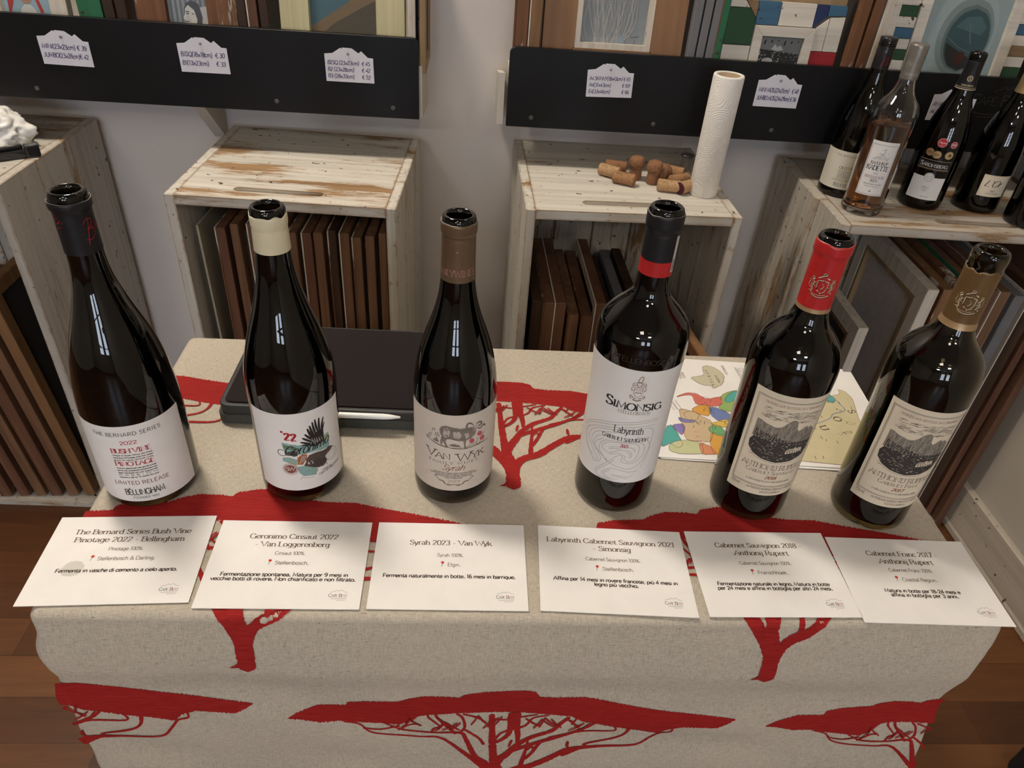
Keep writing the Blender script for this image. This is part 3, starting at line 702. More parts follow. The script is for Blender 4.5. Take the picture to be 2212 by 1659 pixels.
class Bottle:
    def __init__(s, x, y, z0, knots, h, label, group, glassm=None, fill=.19, name='wine_bottle', cat='bottle', corked=False, wine=None, lipr=.0150):
        s.x, s.y, s.h = x, y, h
        a0 = math.atan2(-y, -x)
        s.o = empty(name, (x, y, z0), a0 + PI / 2, label, cat, group)
        kn = sorted(set(knots)); Q = catmull([(k[1], k[0]) for k in kn], 5)
        s.R = [(q[1], q[0]) for q in Q]
        rb = interp(s.R, .02)
        out = [(0, .004), (rb * .55, .0022), (rb - .006, .0004), (rb - .0028, .0009), (rb - .0008, .0036), (interp(s.R, .009), .009)]
        z = .016
        while z < h - .016: out.append((interp(s.R, z), z)); z += .004
        rl = lipr
        out += [(rl - .0004, h - .0145), (rl, h - .0135), (rl + .0003, h - .009), (rl + .0001, h - .004), (rl - .0008, h - .0014), (rl - .0022, h - .0002), (rl - .0035, h - .0004), (rl - .0045, h - .0016), (rl - .0052, h - .004), (rl - .0056, h - .012)]
        z = h - .03; inn = []
        while z > .012: inn.append((max(.0088, interp(s.R, z) - .0032), z)); z -= .006
        inn += [(rb - .006, .0085), (rb * .5, .012), (0, .022 if rb > .03 else .012)]
        mb = MB().lathe(out + inn, 72)
        g = s.g = mb.build('glass_body', glassm or M_DARK, s.o, smooth=True)
        if fill:
            w = [(0, .0235), (rb * .5, .0135), (rb - .0075, .010)]
            z = .014
            while z < fill: w.append((max(.004, interp(s.R, z) - .0036), z)); z += .006
            w += [(max(.004, interp(s.R, fill) - .0036), fill), (0, fill)]
            MB().lathe(w, 56).build('wine', wine or M_WINE, s.o, smooth=True)
    def fn(s, ac, z0, off=.00035):
        def f(u, v, lift):
            z = z0 + v / 1000; r = interp(s.R, z); A = -PI / 2 + ac + u / 1000 / max(r, .008); rr = r + off + lift
            return Vector((rr * math.cos(A), rr * math.sin(A), z))
        return f
    def label(s, ac, z0, z1, u0, u1, mats, draw, name='front_label', corner=0.0, shape=None, nu=48, nv=14):
        """label paper around angle ac, u0..u1 mm wide, with its print"""
        mb = MB(); f = s.fn(ac, z0, .00022)
        vt = (z1 - z0) * 1000
        us = [u0 + (u1 - u0) * i / nu for i in range(nu + 1)]
        if shape is None: shape = lambda u: (0, vt)
        n0 = len(mb.v)
        for j in range(nv + 1):
            for u in us:
                lo, hi = shape(u); mb.v.append(tuple(f(u, lo + (hi - lo) * j / nv, 0)))
        for j in range(nv):
            for i in range(nu):
                q = j * (nu + 1) + i; mb.f.append((q, q + 1, q + nu + 2, q + nu + 1)); mb.m.append(0)
        draw(Ink(mb, s.fn(ac, z0, .00040)))
        return mb.build(name, mats, s.o, smooth=True)
    def capsule(s, z0, z1, mats, bands=None, step=None, torn=.0, draw=None, seed=0, off=.0006, name='capsule', bulge=.0016, top=False):
        mb = MB(); seg = 72; rnd = random.Random(seed)
        tz = [z1 + torn * (noise.noise(Vector((math.cos(2 * PI * i / seg) * 2.2, math.sin(2 * PI * i / seg) * 2.2, seed * 3.1))) * 1.2) for i in range(seg)]
        zs = []
        k = int((z1 - z0) / .002)
        for i in range(k + 1): zs.append(i / k)
        rows = []
        s.Rc = []
        for t in zs:
            zz = z0 + (z1 - z0) * t
            r = max(interp(s.R, zz), .0142) + off
            if step:
                d = (zz - step) / .0016; r += bulge * min(1, max(0, d)) - (.0006 if -.8 < d < -.1 else 0)
                if zz > z1 - .002: r -= .0003
            s.Rc.append((zz, r)); rows.append((t, r))
        for t, r in rows:
            for i in range(seg):
                a = 2 * PI * i / seg; mb.v.append((r * math.cos(a), r * math.sin(a), z0 + (tz[i] - z0) * t))
        for j in range(len(rows) - 1):
            zz = z0 + (z1 - z0) * (j + .5) / k; mi = 0
            if bands:
                for (a, c, m_) in bands:
                    if a <= zz < c: mi = m_
            for i in range(seg):
                q = (i + 1) % seg; mb.f.append((j * seg + i, j * seg + q, (j + 1) * seg + q, (j + 1) * seg + i)); mb.m.append(mi)
        n = len(mb.v)                                        # inner skin, so that the foil has thickness at its torn rim
        r = rows[-1][1] - .0005
        for dz in (0, -.004):
            for i in range(seg): a = 2 * PI * i / seg; mb.v.append((r * math.cos(a), r * math.sin(a), tz[i] + dz))
        for i in range(seg):
            q = (i + 1) % seg; l = (len(rows) - 1) * seg
            mb.f.append((l + i, l + q, n + q, n + i)); mb.m.append(len(mats) - 1 if torn else 0)
            mb.f.append((n + i, n + q, n + seg + q, n + seg + i)); mb.m.append(0)
        if top:
            mb.f.append(tuple((len(rows) - 1) * seg + i for i in range(seg))); mb.m.append(0)
        if draw:
            def f(ac):
                def g(u, v, lift):
                    z = z0 + v / 1000; r = interp(s.Rc, z); A = -PI / 2 + ac + u / 1000 / r
                    return Vector(((r + .0002 + lift) * math.cos(A), (r + .0002 + lift) * math.sin(A), z))
                return g
            draw(lambda ac: Ink(mb, f(ac)))
        return mb.build(name, mats, s.o, smooth=True)

def tracer(x0, y0, tilt, kh, kv, Rmm, D):
    """coordinates of a label seen obliquely on a cylinder -> flat label millimetres"""
    ct, st_ = math.cos(tilt), math.sin(tilt)
    def tr(x, y):
        dx, dy = x - x0, y0 - y
        t = dx * ct - dy * st_; s_ = dx * st_ + dy * ct
        A = math.asin(max(-.99, min(.99, t / (kh * Rmm))))
        return (A * Rmm, (s_ - D * (1 - math.cos(A))) / kv)
    return tr

GRP = 'open wine bottles in a row on the table'
# ---- first: burgundy bottle, black capsule
B1 = Bottle(-.3251, .5782, TZ + .0002, [(0, .0456), (.05, .0458), (.10, .0458), (.13, .0439), (.15, .0411), (.165, .0383), (.18, .0346), (.195, .0298), (.21, .0248), (.225, .0205), (.24, .0168), (.26, .0147), (.30, .0144), (.3205, .0146)], .3205,
            'dark burgundy bottle at the left end of the row, black capsule with red writing', GRP, fill=.20)
M_CAPK = plain('black_capsule', (.008, .008, .010), .45, 0, .1, spec=.35); M_CAPIN = plain('torn_foil_edge', (.5, .48, .46), .35, .7)
def d1(f):
    K = f(.55); K.line([(-4, 27), (0, 31), (4, 29), (2, 24), (-1, 22), (4, 22), (5, 17), (0, 13), (-4, 14)], .55, 1, smooth=True); K.line([(1, 30), (-1, 20), (-3, 9)], .55, 1, smooth=True); K.line([(6, 22), (9, 26), (8, 20), (12, 22)], .45, 1, smooth=True)
    K = f(-1.05); K.line([(-2, 36), (-1, 29), (1, 28), (3, 31)], .5, 1, smooth=True); K.line([(-3, 32), (2, 33)], .45, 1); K.disc(5, 29, .5, 1); K.line([(-2, 24), (3, 25)], .5, 1)
B1.capsule(.2676, .3130, [M_CAPK, INK_R, M_CAPIN], step=.3045, torn=.0006, draw=d1, seed=1)
def l1(K):
    K.text('THE BERNARD SERIES', 0, 85.5, 4.2, 'wide', 1, W=63, tr=3, boldness=.9)
    K.text('2022', 0, 75.5, 4.0, 'wide', 2, W=15.5)
    K.text('BUSH VINE', 0, 65, 5.4, 'serifb', 2, W=36, boldness=.9)
    for i, tx in enumerate(['Unique to South Africa, the finest', 'expressions of Pinotage come from grapes', 'grown on hardy old bush vines.']): K.text(tx, 0, 61.3 - 3 * i, 1.7, 'bold', 1, W=36, n=2)
    K.text('PINOTAGE', 0, 48.6, 5.2, 'serifb', 2, W=36, boldness=.9)
    for i, tx in enumerate(['These low yielding bush vines give life to small', 'berries with exceptional concentration and', 'depth. Harvested with care, matured with', 'P A S S I O N', 'matured in oak for 14 months this wine']): K.text(tx, 0, 44.6 - 3 * i, 1.7, 'bold', 1, W=36, n=2)
    K.text('LIMITED RELEASE', 1, 23.5, 4.6, 'wide', 3, W=52, tr=2, boldness=.9)
    K.text('BÈLLINGHAM', 1, 9.5, 7.4, 'bold', 4, W=37, boldness=.95)
    K.text('FOUNDED 1693', 1, 4.2, 2.6, 'wide', 4, W=24, tr=3)
B1.label(-.28, .0115, .1085, -56, 56, [LABEL_W, INK_GD, INK_R, INK_RB, INK_GD], l1)
# ---- second: cream capsule, eagle label
B2 = Bottle(-.1695, .587, TZ + .0002, [(0, .0426), (.05, .0426), (.10, .0427), (.13, .0432), (.15, .0420), (.165, .0391), (.18, .0354), (.195, .0311), (.21, .0263), (.225, .0221), (.24, .0186), (.26, .0157), (.29, .0146), (.3113, .0146)], .3113,
            'dark burgundy bottle with a cream capsule and an eagle on its white label', GRP, fill=.188)
M_CAPC = plain('cream_capsule', (.62, .57, .40), .38, 0, .04)
B2.capsule(.2718, .3048, [M_CAPC, INK_K, M_CAPIN], step=.2935, torn=.0022, seed=2, bulge=.0006)
T2 = tracer(760, 1560, -.081, 18.5, 13.6, 42.6, 195)
def l2(K):
    P = lambda L: [T2(*p) for p in L]
    # stamp pieces behind the bird
    K.fill(P([(355, 690), (640, 740), (1190, 610), (1200, 860), (800, 900), (560, 920), (400, 880)]), 4, 0, dv=1)
    K.fill(P([(370, 730), (600, 770), (620, 830), (400, 800)]), 5, .00003, dv=.8)
    K.fill(P([(1090, 690), (1190, 640), (1190, 690), (1090, 750)]), 6, .00003, dv=.8)
    K.fill(P([(410, 840), (620, 850), (620, 930), (560, 940), (440, 900)]), 3, .00003, dv=.8)
    K.fill(P([(360, 960), (480, 950), (620, 1000), (600, 1090), (420, 1040), (360, 1020)]), 4, .00002, dv=.8)
    K.fill(P([(470, 1010), (600, 1040), (640, 1090), (520, 1070)]), 6, .00004, dv=.8)
    K.fill(P([(600, 1130), (720, 1110), (870, 1150), (980, 1200), (930, 1300), (720, 1300), (640, 1240)]), 4, .00002, dv=.8)
    K.fill(P([(610, 960), (700, 900), (790, 910), (770, 1000), (700, 1090), (620, 1080)]), 7, .00004, dv=.8)
    for i in range(7): K.line(P([(630 + i * 18, 1080 - i * 10), (690 + i * 14, 930)]), .45, 0 if i % 2 else 8, .00006)
    # bird: upper wing feathers, body, tail wing
    for (tip, root, w) in [((1100, 325), (1060, 560), 26), ((1020, 320), (1030, 540), 28), ((945, 335), (1000, 560), 28), ((898, 370), (960, 590), 28), ((850, 425), (930, 620), 30), ((808, 470), (900, 640), 32), ((760, 560), (900, 670), 30), ((715, 620), (880, 700), 30), ((680, 690), (860, 730), 28), ((700, 745), (860, 750), 24), ((1115, 420), (1070, 600), 22)]:
        mid = ((tip[0] + root[0]) / 2 - 8, (tip[1] + root[1]) / 2)
        K.line(P([tip, mid, root]), [w * .05, w * .085, w * .07], 1, .00007, smooth=True)
    K.fill(P([(880, 720), (900, 600), (1000, 530), (1090, 520), (1100, 600), (1100, 730), (960, 790), (850, 780)]), 1, .00006, dv=.7)
    K.fill(P([(770, 990), (830, 920), (960, 900), (1080, 900), (1190, 860), (1260, 870), (1230, 920), (1150, 980), (1110, 1010), (1150, 1090), (1080, 1170), (960, 1180), (860, 1150), (720, 1110), (760, 1050)]), 8, .00006, dv=.7)
    for i in range(16): K.line(P([(800 + i * 20, 1000 + (i % 3) * 20), (870 + i * 18, 1120 + (i % 4) * 15)]), .5, 1 if i % 2 else 3, .0001)
    for i in range(14): K.line(P([(880 + i * 14, 640 + (i % 3) * 30), (900 + i * 14, 700 + (i % 4) * 20)]), .4, 10, .0001)
    K.fill(P([(790, 1050), (880, 1030), (900, 1090), (800, 1100)]), 10, .0001, dv=.6)
    K.fill(P([(1190, 870), (1235, 866), (1272, 880), (1240, 892)]), 1, .0001, dv=.5)
    # Geronimo in script, with its swash
    K.text('Geronimo', *P([(800, 870)])[0], 11.5, 'script', 1, W=46, lift=.00014, arc=lambda u: u * .10, boldness=1.2)
    K.line(P([(480, 850), (420, 910), (330, 920), (290, 870), (310, 820), (380, 830)]), .6, 1, .00014, smooth=True)
    # '22
    for k, ux in enumerate((455, 565)): 
        K.text('2', *P([(ux, 645 + k * 14)])[0], 8.6, 'serifb', 2, lift=.0001, boldness=1.6)
    K.disc(*P([(370, 505)])[0], 1.3, 2, .0001)
    # round maker's stamp, postmark, signature
    c = T2(485, 1165); K.disc(c[0], c[1], 6.6, 9, .00012, ry=6.4); K.ring(c[0], c[1], 5.6, .5, 0, .00018); K.text('SVVZ'[:3], c[0], c[1] - 2.2, 4.6, 'serifb', 0, W=8, lift=.00018)
    for i in range(22): a = 2 * PI * i / 22; K.disc(c[0] + 7.6 * math.cos(a), c[1] + 7.4 * math.sin(a), .55, 9, .0001, n=8)
    c = T2(1240, 1000)
    for r in (5, 7, 7.6): K.ring(c[0], c[1], r, .22, 11, .00002)
    K.text('Made by', *P([(1040, 1260)])[0], 2.6, 'script', 1, align='l', lift=.0001); K.text('Lukas van Loggerenberg', *P([(985, 1325)])[0], 3.0, 'script', 1, align='l', W=27, lift=.0001, arc=lambda u: u * .12)
    K.line(P([(640, 1365), (700, 1310), (760, 1340), (890, 1335)]), .3, 1, .0001); K.line(P([(680, 1290), (800, 1200), (940, 1290)]), .25, 1, .0001); K.line(P([(870, 1160), (880, 1310)]), .22, 11, .0001)
B2.label(.02, .0201, .1205, -51, 50, [LABEL_W, INK_K, INK_R, INK_GD, INK_T, ink('dark_green_ink', (.10, .16, .10)), ink('ochre_ink', (.45, .36, .10)), INK_O, ink('feather_brown_ink', (.085, .06, .05)), INK_RB, INK_LG, INK_G], l2)
# ---- third: brown capsule, ram label
B3 = Bottle(-.0085, .5886, TZ + .0002, [(0, .0419), (.05, .0419), (.10, .0419), (.13, .0416), (.15, .0399), (.165, .0372), (.18, .0335), (.195, .0287), (.21, .0235), (.225, .0193), (.24, .0166), (.26, .0149), (.29, .0144), (.3112, .0146)], .3112,
            'dark burgundy bottle with a bronze capsule and a ram on its label', GRP, fill=.185)
M_CAPB = plain('bronze_capsule', (.135, .085, .048), .38, .35, .06)
B3.capsule(.2516, .3056, [M_CAPB, ink('copper_capsule_print', (.36, .20, .15), .4), M_CAPIN], step=.2941, torn=.0006, seed=3, bulge=.001,
           draw=lambda f: (f(.45).text('WINES', 0, 6.4, 6.2, 'caps', 1, W=21), f(-1.15).text('FAMILY', 3.5, 6.4, 5.6, 'caps', 1, W=22), f(0.0).disc(-1, 30, .8, 1)))
T3 = tracer(745, 1515, -.033, 16.0, 12.2, 41.9, 245)
def l3(K):
    P = lambda L: [T3(*p) for p in L]
    body = [(470, 510), (500, 465), (560, 448), (640, 462), (780, 490), (880, 480), (930, 470), (1000, 480), (1050, 510), (1030, 580), (970, 640), (900, 670), (890, 720), (895, 780), (925, 790), (880, 800), (860, 720), (850, 680), (760, 680), (640, 650), (590, 660), (575, 700), (610, 770), (640, 775), (580, 785), (560, 740), (530, 700), (520, 750), (560, 765), (500, 750), (490, 690), (510, 620), (480, 570)]
    K.fill(P(body), 3, 0, dv=.4)
    for (poly, m_) in [([(540, 500), (600, 480), (640, 540), (620, 620), (560, 640), (530, 580)], 4), ([(680, 540), (780, 530), (820, 590), (790, 650), (700, 640)], 4), ([(860, 560), (920, 550), (940, 610), (890, 650)], 4)]: K.fill(P(poly), m_, .00004, dv=.5)
    for i in range(26):
        x = 500 + i * 21; K.line(P([(x, 480 + 14 * math.sin(i)), (x + 8, 540 + 20 * math.cos(i * 1.7))]), .28, 1, .00007)
        K.line(P([(x, 620 + 12 * math.sin(i)), (x + 12, 660)]), .26, 1, .00007) if i < 19 else None
    K.fill(P([(985, 440), (1050, 430), (1065, 480), (1030, 540), (1000, 545), (985, 500)]), 4, .00006, dv=.5); K.line(P([(990, 450), (1010, 540), (1040, 520)]), .5, 1, .0001)
    for hn in ([(990, 430), (930, 400), (890, 440), (905, 490), (945, 500), (960, 460)], [(1040, 420), (1090, 390), (1120, 410), (1100, 440), (1070, 450)], [(1060, 480), (1110, 490), (1150, 440), (1185, 465)]):
        K.line(P(hn), [1.2, 1.9, 2.2, 2.0, 1.6, 1.0][:len(hn)], 3, .00009, smooth=True); K.line(P(hn), .35, 1, .00012, smooth=True)
    K.line(P([(265, 635), (330, 690), (450, 745), (600, 785), (760, 805), (900, 800), (1050, 760), (1250, 680)]), .55, 1, .00004, smooth=True)
    K.line(P([(280, 650), (460, 760), (760, 795), (1040, 750), (1230, 690)]), .35, 1, .00004, smooth=True)
    for cx_, cy_ in ((330, 600), (380, 520), (430, 580), (450, 610), (310, 640)): K.line(P([(cx_ - 20, cy_ + 40), (cx_ - 15, cy_), (cx_ + 15, cy_ - 10), (cx_ + 20, cy_ + 15), (cx_ + 5, cy_ + 25)]), .5, 1, .00004, smooth=True)
    K.fill(P([(370, 680), (440, 650), (480, 720), (420, 715)]), 3, .00003, dv=.5); K.fill(P([(620, 750), (700, 725), (790, 745), (820, 775), (700, 775)]), 3, .00003, dv=.5)
    for cx_, cy_ in ((1105, 575), (985, 680), (1150, 650)):
        for i in range(6): a = 2 * PI * i / 6; q = T3(cx_ + 26 * math.cos(a), cy_ + 24 * math.sin(a)); K.disc(q[0], q[1], 1.35, 5, .00006, n=12)
        q = T3(cx_, cy_); K.disc(q[0], q[1], .6, 1, .0001, n=8)
    for L in ([(1080, 640), (1060, 760)], [(1130, 690), (1080, 750)], [(920, 770), (990, 720)], [(1150, 610), (1190, 520)], [(1000, 740), (1060, 700)]): K.line(P(L), .5, 1, .00004)
    K.text('Van', *T3(470, 968), 9.8, 'caps', 1, sc=True, W=25.5, arc=lambda u: -u * .07); K.text('Wyk', *T3(1000, 968), 9.8, 'caps', 1, sc=True, W=30, arc=lambda u: u * .06)
    vb = T3(745, 1062)[1]
    K.text('FAMILY WINES', 0, vb, 3.0, 'caps', 1, W=53, tr=9, arc=lambda u: u * u * .0007)
    K.text('Syrah', *T3(715, 1165), 7.4, 'script', 2, W=23, boldness=.8)
    for i, (tx, w) in enumerate([('HANDCRAFTED WINES BY JUSTIN VAN WYK, MADE OF', 43), ('EXCEPTIONAL FRUIT FROM CAREFULLY SELECTED VINEYARDS', 50), ('PLANTED ACROSS THE GREATER WESTERN CAPE', 38), ('WINE OF ORIGIN ELGIN', 18)]): K.text(tx, 0, T3(740, 1222 + i * 27)[1], 1.35, 'bold', 1, W=w, n=2)
    K.text('2023', 0, T3(740, 1365)[1], 3.0, 'thin', 6, W=12.5, boldness=1.3)
    for sg in (-1, 1):
        f = lambda L: [(T3(740 + sg * (x - 740), y)[0] if True else 0, T3(740 + sg * (x - 740), y)[1]) for x, y in L]
        K.line(f([(740, 1405), (640, 1410), (590, 1380), (570, 1350), (520, 1350), (470, 1310), (430, 1275), (450, 1260), (475, 1275)]), .6, 1, 0, smooth=True)
        K.line(f([(700, 1420), (650, 1425), (640, 1400), (680, 1395)]), .4, 1, 0, smooth=True); K.line(f([(600, 1400), (560, 1360), (540, 1335), (500, 1345)]), .4, 1, 0, smooth=True)
B3.label(.02, .0226, .123, -57, 63, [LABEL_G, INK_GD, INK_RB, ink('sepia_ink', (.20, .165, .145)), ink('pale_sepia_ink', (.42, .37, .33)), INK_PK, INK_B], l3)
# ---- fourth: broad shouldered, labyrinth label
B4 = Bottle(.1672, .5816, TZ + .0002, [(0, .0418), (.05, .0418), (.10, .0419), (.14, .0420), (.165, .0426), (.18, .0434), (.19, .0439), (.2, .0440), (.21, .0434), (.22, .0405), (.23, .0330), (.245, .0195), (.26, .0153), (.29, .0145), (.3304, .0146)], .3304,
            'tall broad-shouldered dark bottle with a red band on its black capsule', GRP, fill=.205)
M_CAPR = plain('red_capsule', (.42, .014, .016), .35, 0, .06)
B4.capsule(.2693, .3255, [M_CAPK, M_CAPR, INK_LG, INK_GD, M_CAPIN], bands=[(.2693, .2828, 1)], step=.3107, torn=.0012, seed=4, bulge=.0012,
           draw=lambda f: (f(1.15).fill([(-2.6, 4), (2.2, 4), (2.8, 38), (-1.8, 38)], 2, .0001, dv=2), [f(1.15).line([(-1.5, 6 + i * 1.1), (1.4, 6 + i * 1.1)], .5, 3, .0002) for i in range(10)]))
T4 = tracer(560, 1590, .197, 17.0, 11.36, 43.0, 330)
def l4(K):
    P = lambda L: [T4(*p) for p in L]
    c = T4(922, 260); cu = c[0]
    # crest: shield, helmet, mantling, ribbon
    x, y = cu, c[1]
    K.line([(x - 4, y + 2), (x - 4, y - 5), (x - 2.4, y - 8.5), (x, y - 10), (x + 2.4, y - 8.5), (x + 4, y - 5), (x + 4, y + 2), (x - 4, y + 2)], .4, 3)
    for i in range(5): K.line([(x - 3.2 + i * 1.6, y + 1.5), (x - 3.2 + i * 1.6, y - 2.5)], .35, 3)
    for i in range(3): K.disc(x - 2 + i * 2, y - 4.4, .65, 2, .0001, n=10)
    K.ring(x, y + 5, 2.4, .5, 3, ry=2.6); K.line([(x - 2, y + 4.5), (x + 2, y + 4.5)], .4, 3); K.line([(x - 3, y + 8), (x + 3, y + 8)], .8, 3)
    K.line([(x - 2, y + 8), (x - 1, y + 12), (x + 1, y + 15), (x + 2.5, y + 13), (x + 1.5, y + 9)], .7, 3, smooth=True)
    for sg in (-1, 1):
        K.line([(x + sg * 2.5, y + 6), (x + sg * 5, y + 7), (x + sg * 6.5, y + 4), (x + sg * 5, y + 2.5), (x + sg * 6.8, y + .5), (x + sg * 6, y - 2.5), (x + sg * 5, y - 1)], .55, 3, smooth=True)
        K.line([(x + sg * 3, y + 4), (x + sg * 4.5, y + 5), (x + sg * 5, y + 3.5)], .6, 3, smooth=True)
        K.line([(x + sg * 1, y - 11.5), (x + sg * 4, y - 10.5), (x + sg * 6, y - 8), (x + sg * 7, y - 9.5), (x + sg * 5.5, y - 12)], .7, 3, smooth=True)
    K.line([(x - 4, y - 12.5), (x, y - 14), (x + 4, y - 12.5)], 1.1, 3, smooth=True)
    K.text('Simonsig', cu - 1, T4(835, 545)[1], 10.6, 'serifb', 2, W=57, sc=True, boldness=1.05)
    K.text('STELLENBOSCH', cu + .3, T4(850, 605)[1], 3.5, 'caps', 1, W=31.5, tr=4)
    K.text('Labyrinth', cu - 1, T4(790, 880)[1], 8.2, 'serif', 2, W=29.5, boldness=.8)
    K.text('CABERNET SAUVIGNON', cu - 3, T4(750, 985)[1] , 4.3, 'serifb', 2, W=47)
    K.text('2021', cu - 2.4, T4(740, 1075)[1], 3.9, 'serifb', 4, W=8.2)
    LAB = [[(75, 690), (130, 665), (300, 668), (560, 700), (850, 715), (1100, 700), (1260, 680)], [(80, 730), (140, 695), (300, 700), (600, 735), (850, 745), (1100, 730), (1250, 705)],
           [(190, 1170), (110, 1040), (90, 900), (110, 790), (180, 745), (320, 745), (600, 775), (850, 785), (1100, 780), (1220, 765)], [(160, 1160), (90, 1010), (70, 860), (85, 780), (150, 735)],
           [(280, 1220), (180, 1040), (130, 930), (150, 830), (230, 780), (400, 785), (700, 815), (1000, 820), (1150, 815), (1190, 870), (1160, 1010), (1100, 1160), (990, 1320), (820, 1400), (660, 1370), (480, 1290), (360, 1180), (220, 1030), (230, 930), (300, 880)],
           [(190, 1185), (240, 1240), (290, 1220)], [(160, 1150), (210, 1250), (300, 1265), (330, 1210), (270, 1110), (180, 960), (190, 880), (270, 825), (420, 830), (600, 850)],
           [(300, 880), (560, 900)], [(440, 1250), (330, 1150), (240, 1010), (280, 950), (380, 930)], [(440, 1270), (320, 1110), (310, 1020), (380, 960), (500, 960), (800, 1000), (960, 1010), (1050, 1060), (1040, 1180), (960, 1270), (840, 1320), (720, 1300), (670, 1270), (690, 1210), (650, 1180), (560, 1210), (480, 1260), (330, 1330), (240, 1380), (240, 1440), (300, 1500), (480, 1560)],
           [(460, 1140), (360, 1060), (360, 1020), (440, 985), (600, 990), (850, 1020), (960, 1060), (960, 1160), (900, 1260), (800, 1290), (720, 1250), (745, 1210), (690, 1180), (640, 1150), (480, 1160)],
           [(830, 1230), (850, 1180), (800, 1130), (640, 1110), (520, 1130), (460, 1140)], [(800, 1230), (820, 1180), (770, 1150)], [(470, 1060), (520, 1050), (680, 1060), (860, 1090), (900, 1150)], [(470, 1080), (540, 1075), (680, 1085)],
           [(560, 1250), (430, 1320), (280, 1390), (260, 1440), (330, 1500), (520, 1575)], [(500, 1370), (400, 1400), (350, 1440), (400, 1500), (560, 1570)], [(500, 1395), (430, 1420), (390, 1450), (450, 1510), (640, 1560)],
           [(500, 1370), (620, 1400), (800, 1450), (950, 1440)], [(510, 1470), (640, 1500), (800, 1530), (880, 1500)], [(520, 1490), (640, 1525), (780, 1555)], [(1000, 1400), (1080, 1250), (1140, 1100), (1110, 1000), (1000, 950), (900, 940)]]
    for L in LAB: K.line(P(L), .38, 5, -.00004, smooth=True)
B4.label(.04, .0467, .1887, -60, 63, [LABEL_W, INK_B, INK_K, INK_BR2, INK_R, INK_G], l4)
emb = MB(); Ink(emb, B4.fn(.12, .196, .0004)).text('STELLENBOSCH', 0, 0, 5.2, 'sans', 0, W=56, boldness=1.2); emb.build('embossed_lettering', plain('raised_glass', (.03, .025, .02), .08), B4.g)
# ---- fifth and sixth: same label family
def crest(K, x, y, mi):
    K.line([(x - 4.5, y + 5), (x - 4.5, y - 1.5), (x - 2, y - 5), (x + .5, y - 6.6), (x + 3, y - 5), (x + 4.6, y - 1), (x + 4.6, y + 5), (x, y + 6), (x - 4.5, y + 5)], .75, mi)
    K.line([(x - 5, y + 7.5), (x, y + 11), (x + 5, y + 7.5)], .95, mi); K.disc(x, y + 11.6, 1.6, mi); K.line([(x, y + 3), (x + 1.6, y), (x - .6, y - 2.5)], .6, mi, smooth=True)
    for sg, d in ((1, 0), (-1, 0)):
        K.line([(x + sg * 7, y - 5), (x + sg * 8.6, y - 1), (x + sg * 7.6, y + 2), (x + sg * 9, y + 5)], [1.0, 1.7, 1.9, 1.3], mi, smooth=True); K.disc(x + sg * 8.8, y + 6.4, 1.5, mi, n=14)
        K.line([(x + sg * 7.6, y + 2), (x + sg * 5.6, y + 3.4)], .7, mi); K.line([(x + sg * 8.2, y), (x + sg * 5.8, y - .4)], .6, mi); K.line([(x + sg * 7.2, y - 5), (x + sg * 10, y - 6)], .8, mi); K.line([(x + sg * 9.2, y - 3), (x + sg * 11.5, y - 1), (x + sg * 10.8, y + 3), (x + sg * 12, y + 4)], .5, mi, smooth=True)
    K.line([(x - 8, y - 6), (x - 5, y - 9.5), (x, y - 10.6), (x + 5, y - 9.5), (x + 8, y - 8)], 1.1, mi, smooth=True); K.line([(x - 6, y - 8), (x, y - 8.4), (x + 5, y - 7.6)], .4, mi, smooth=True)
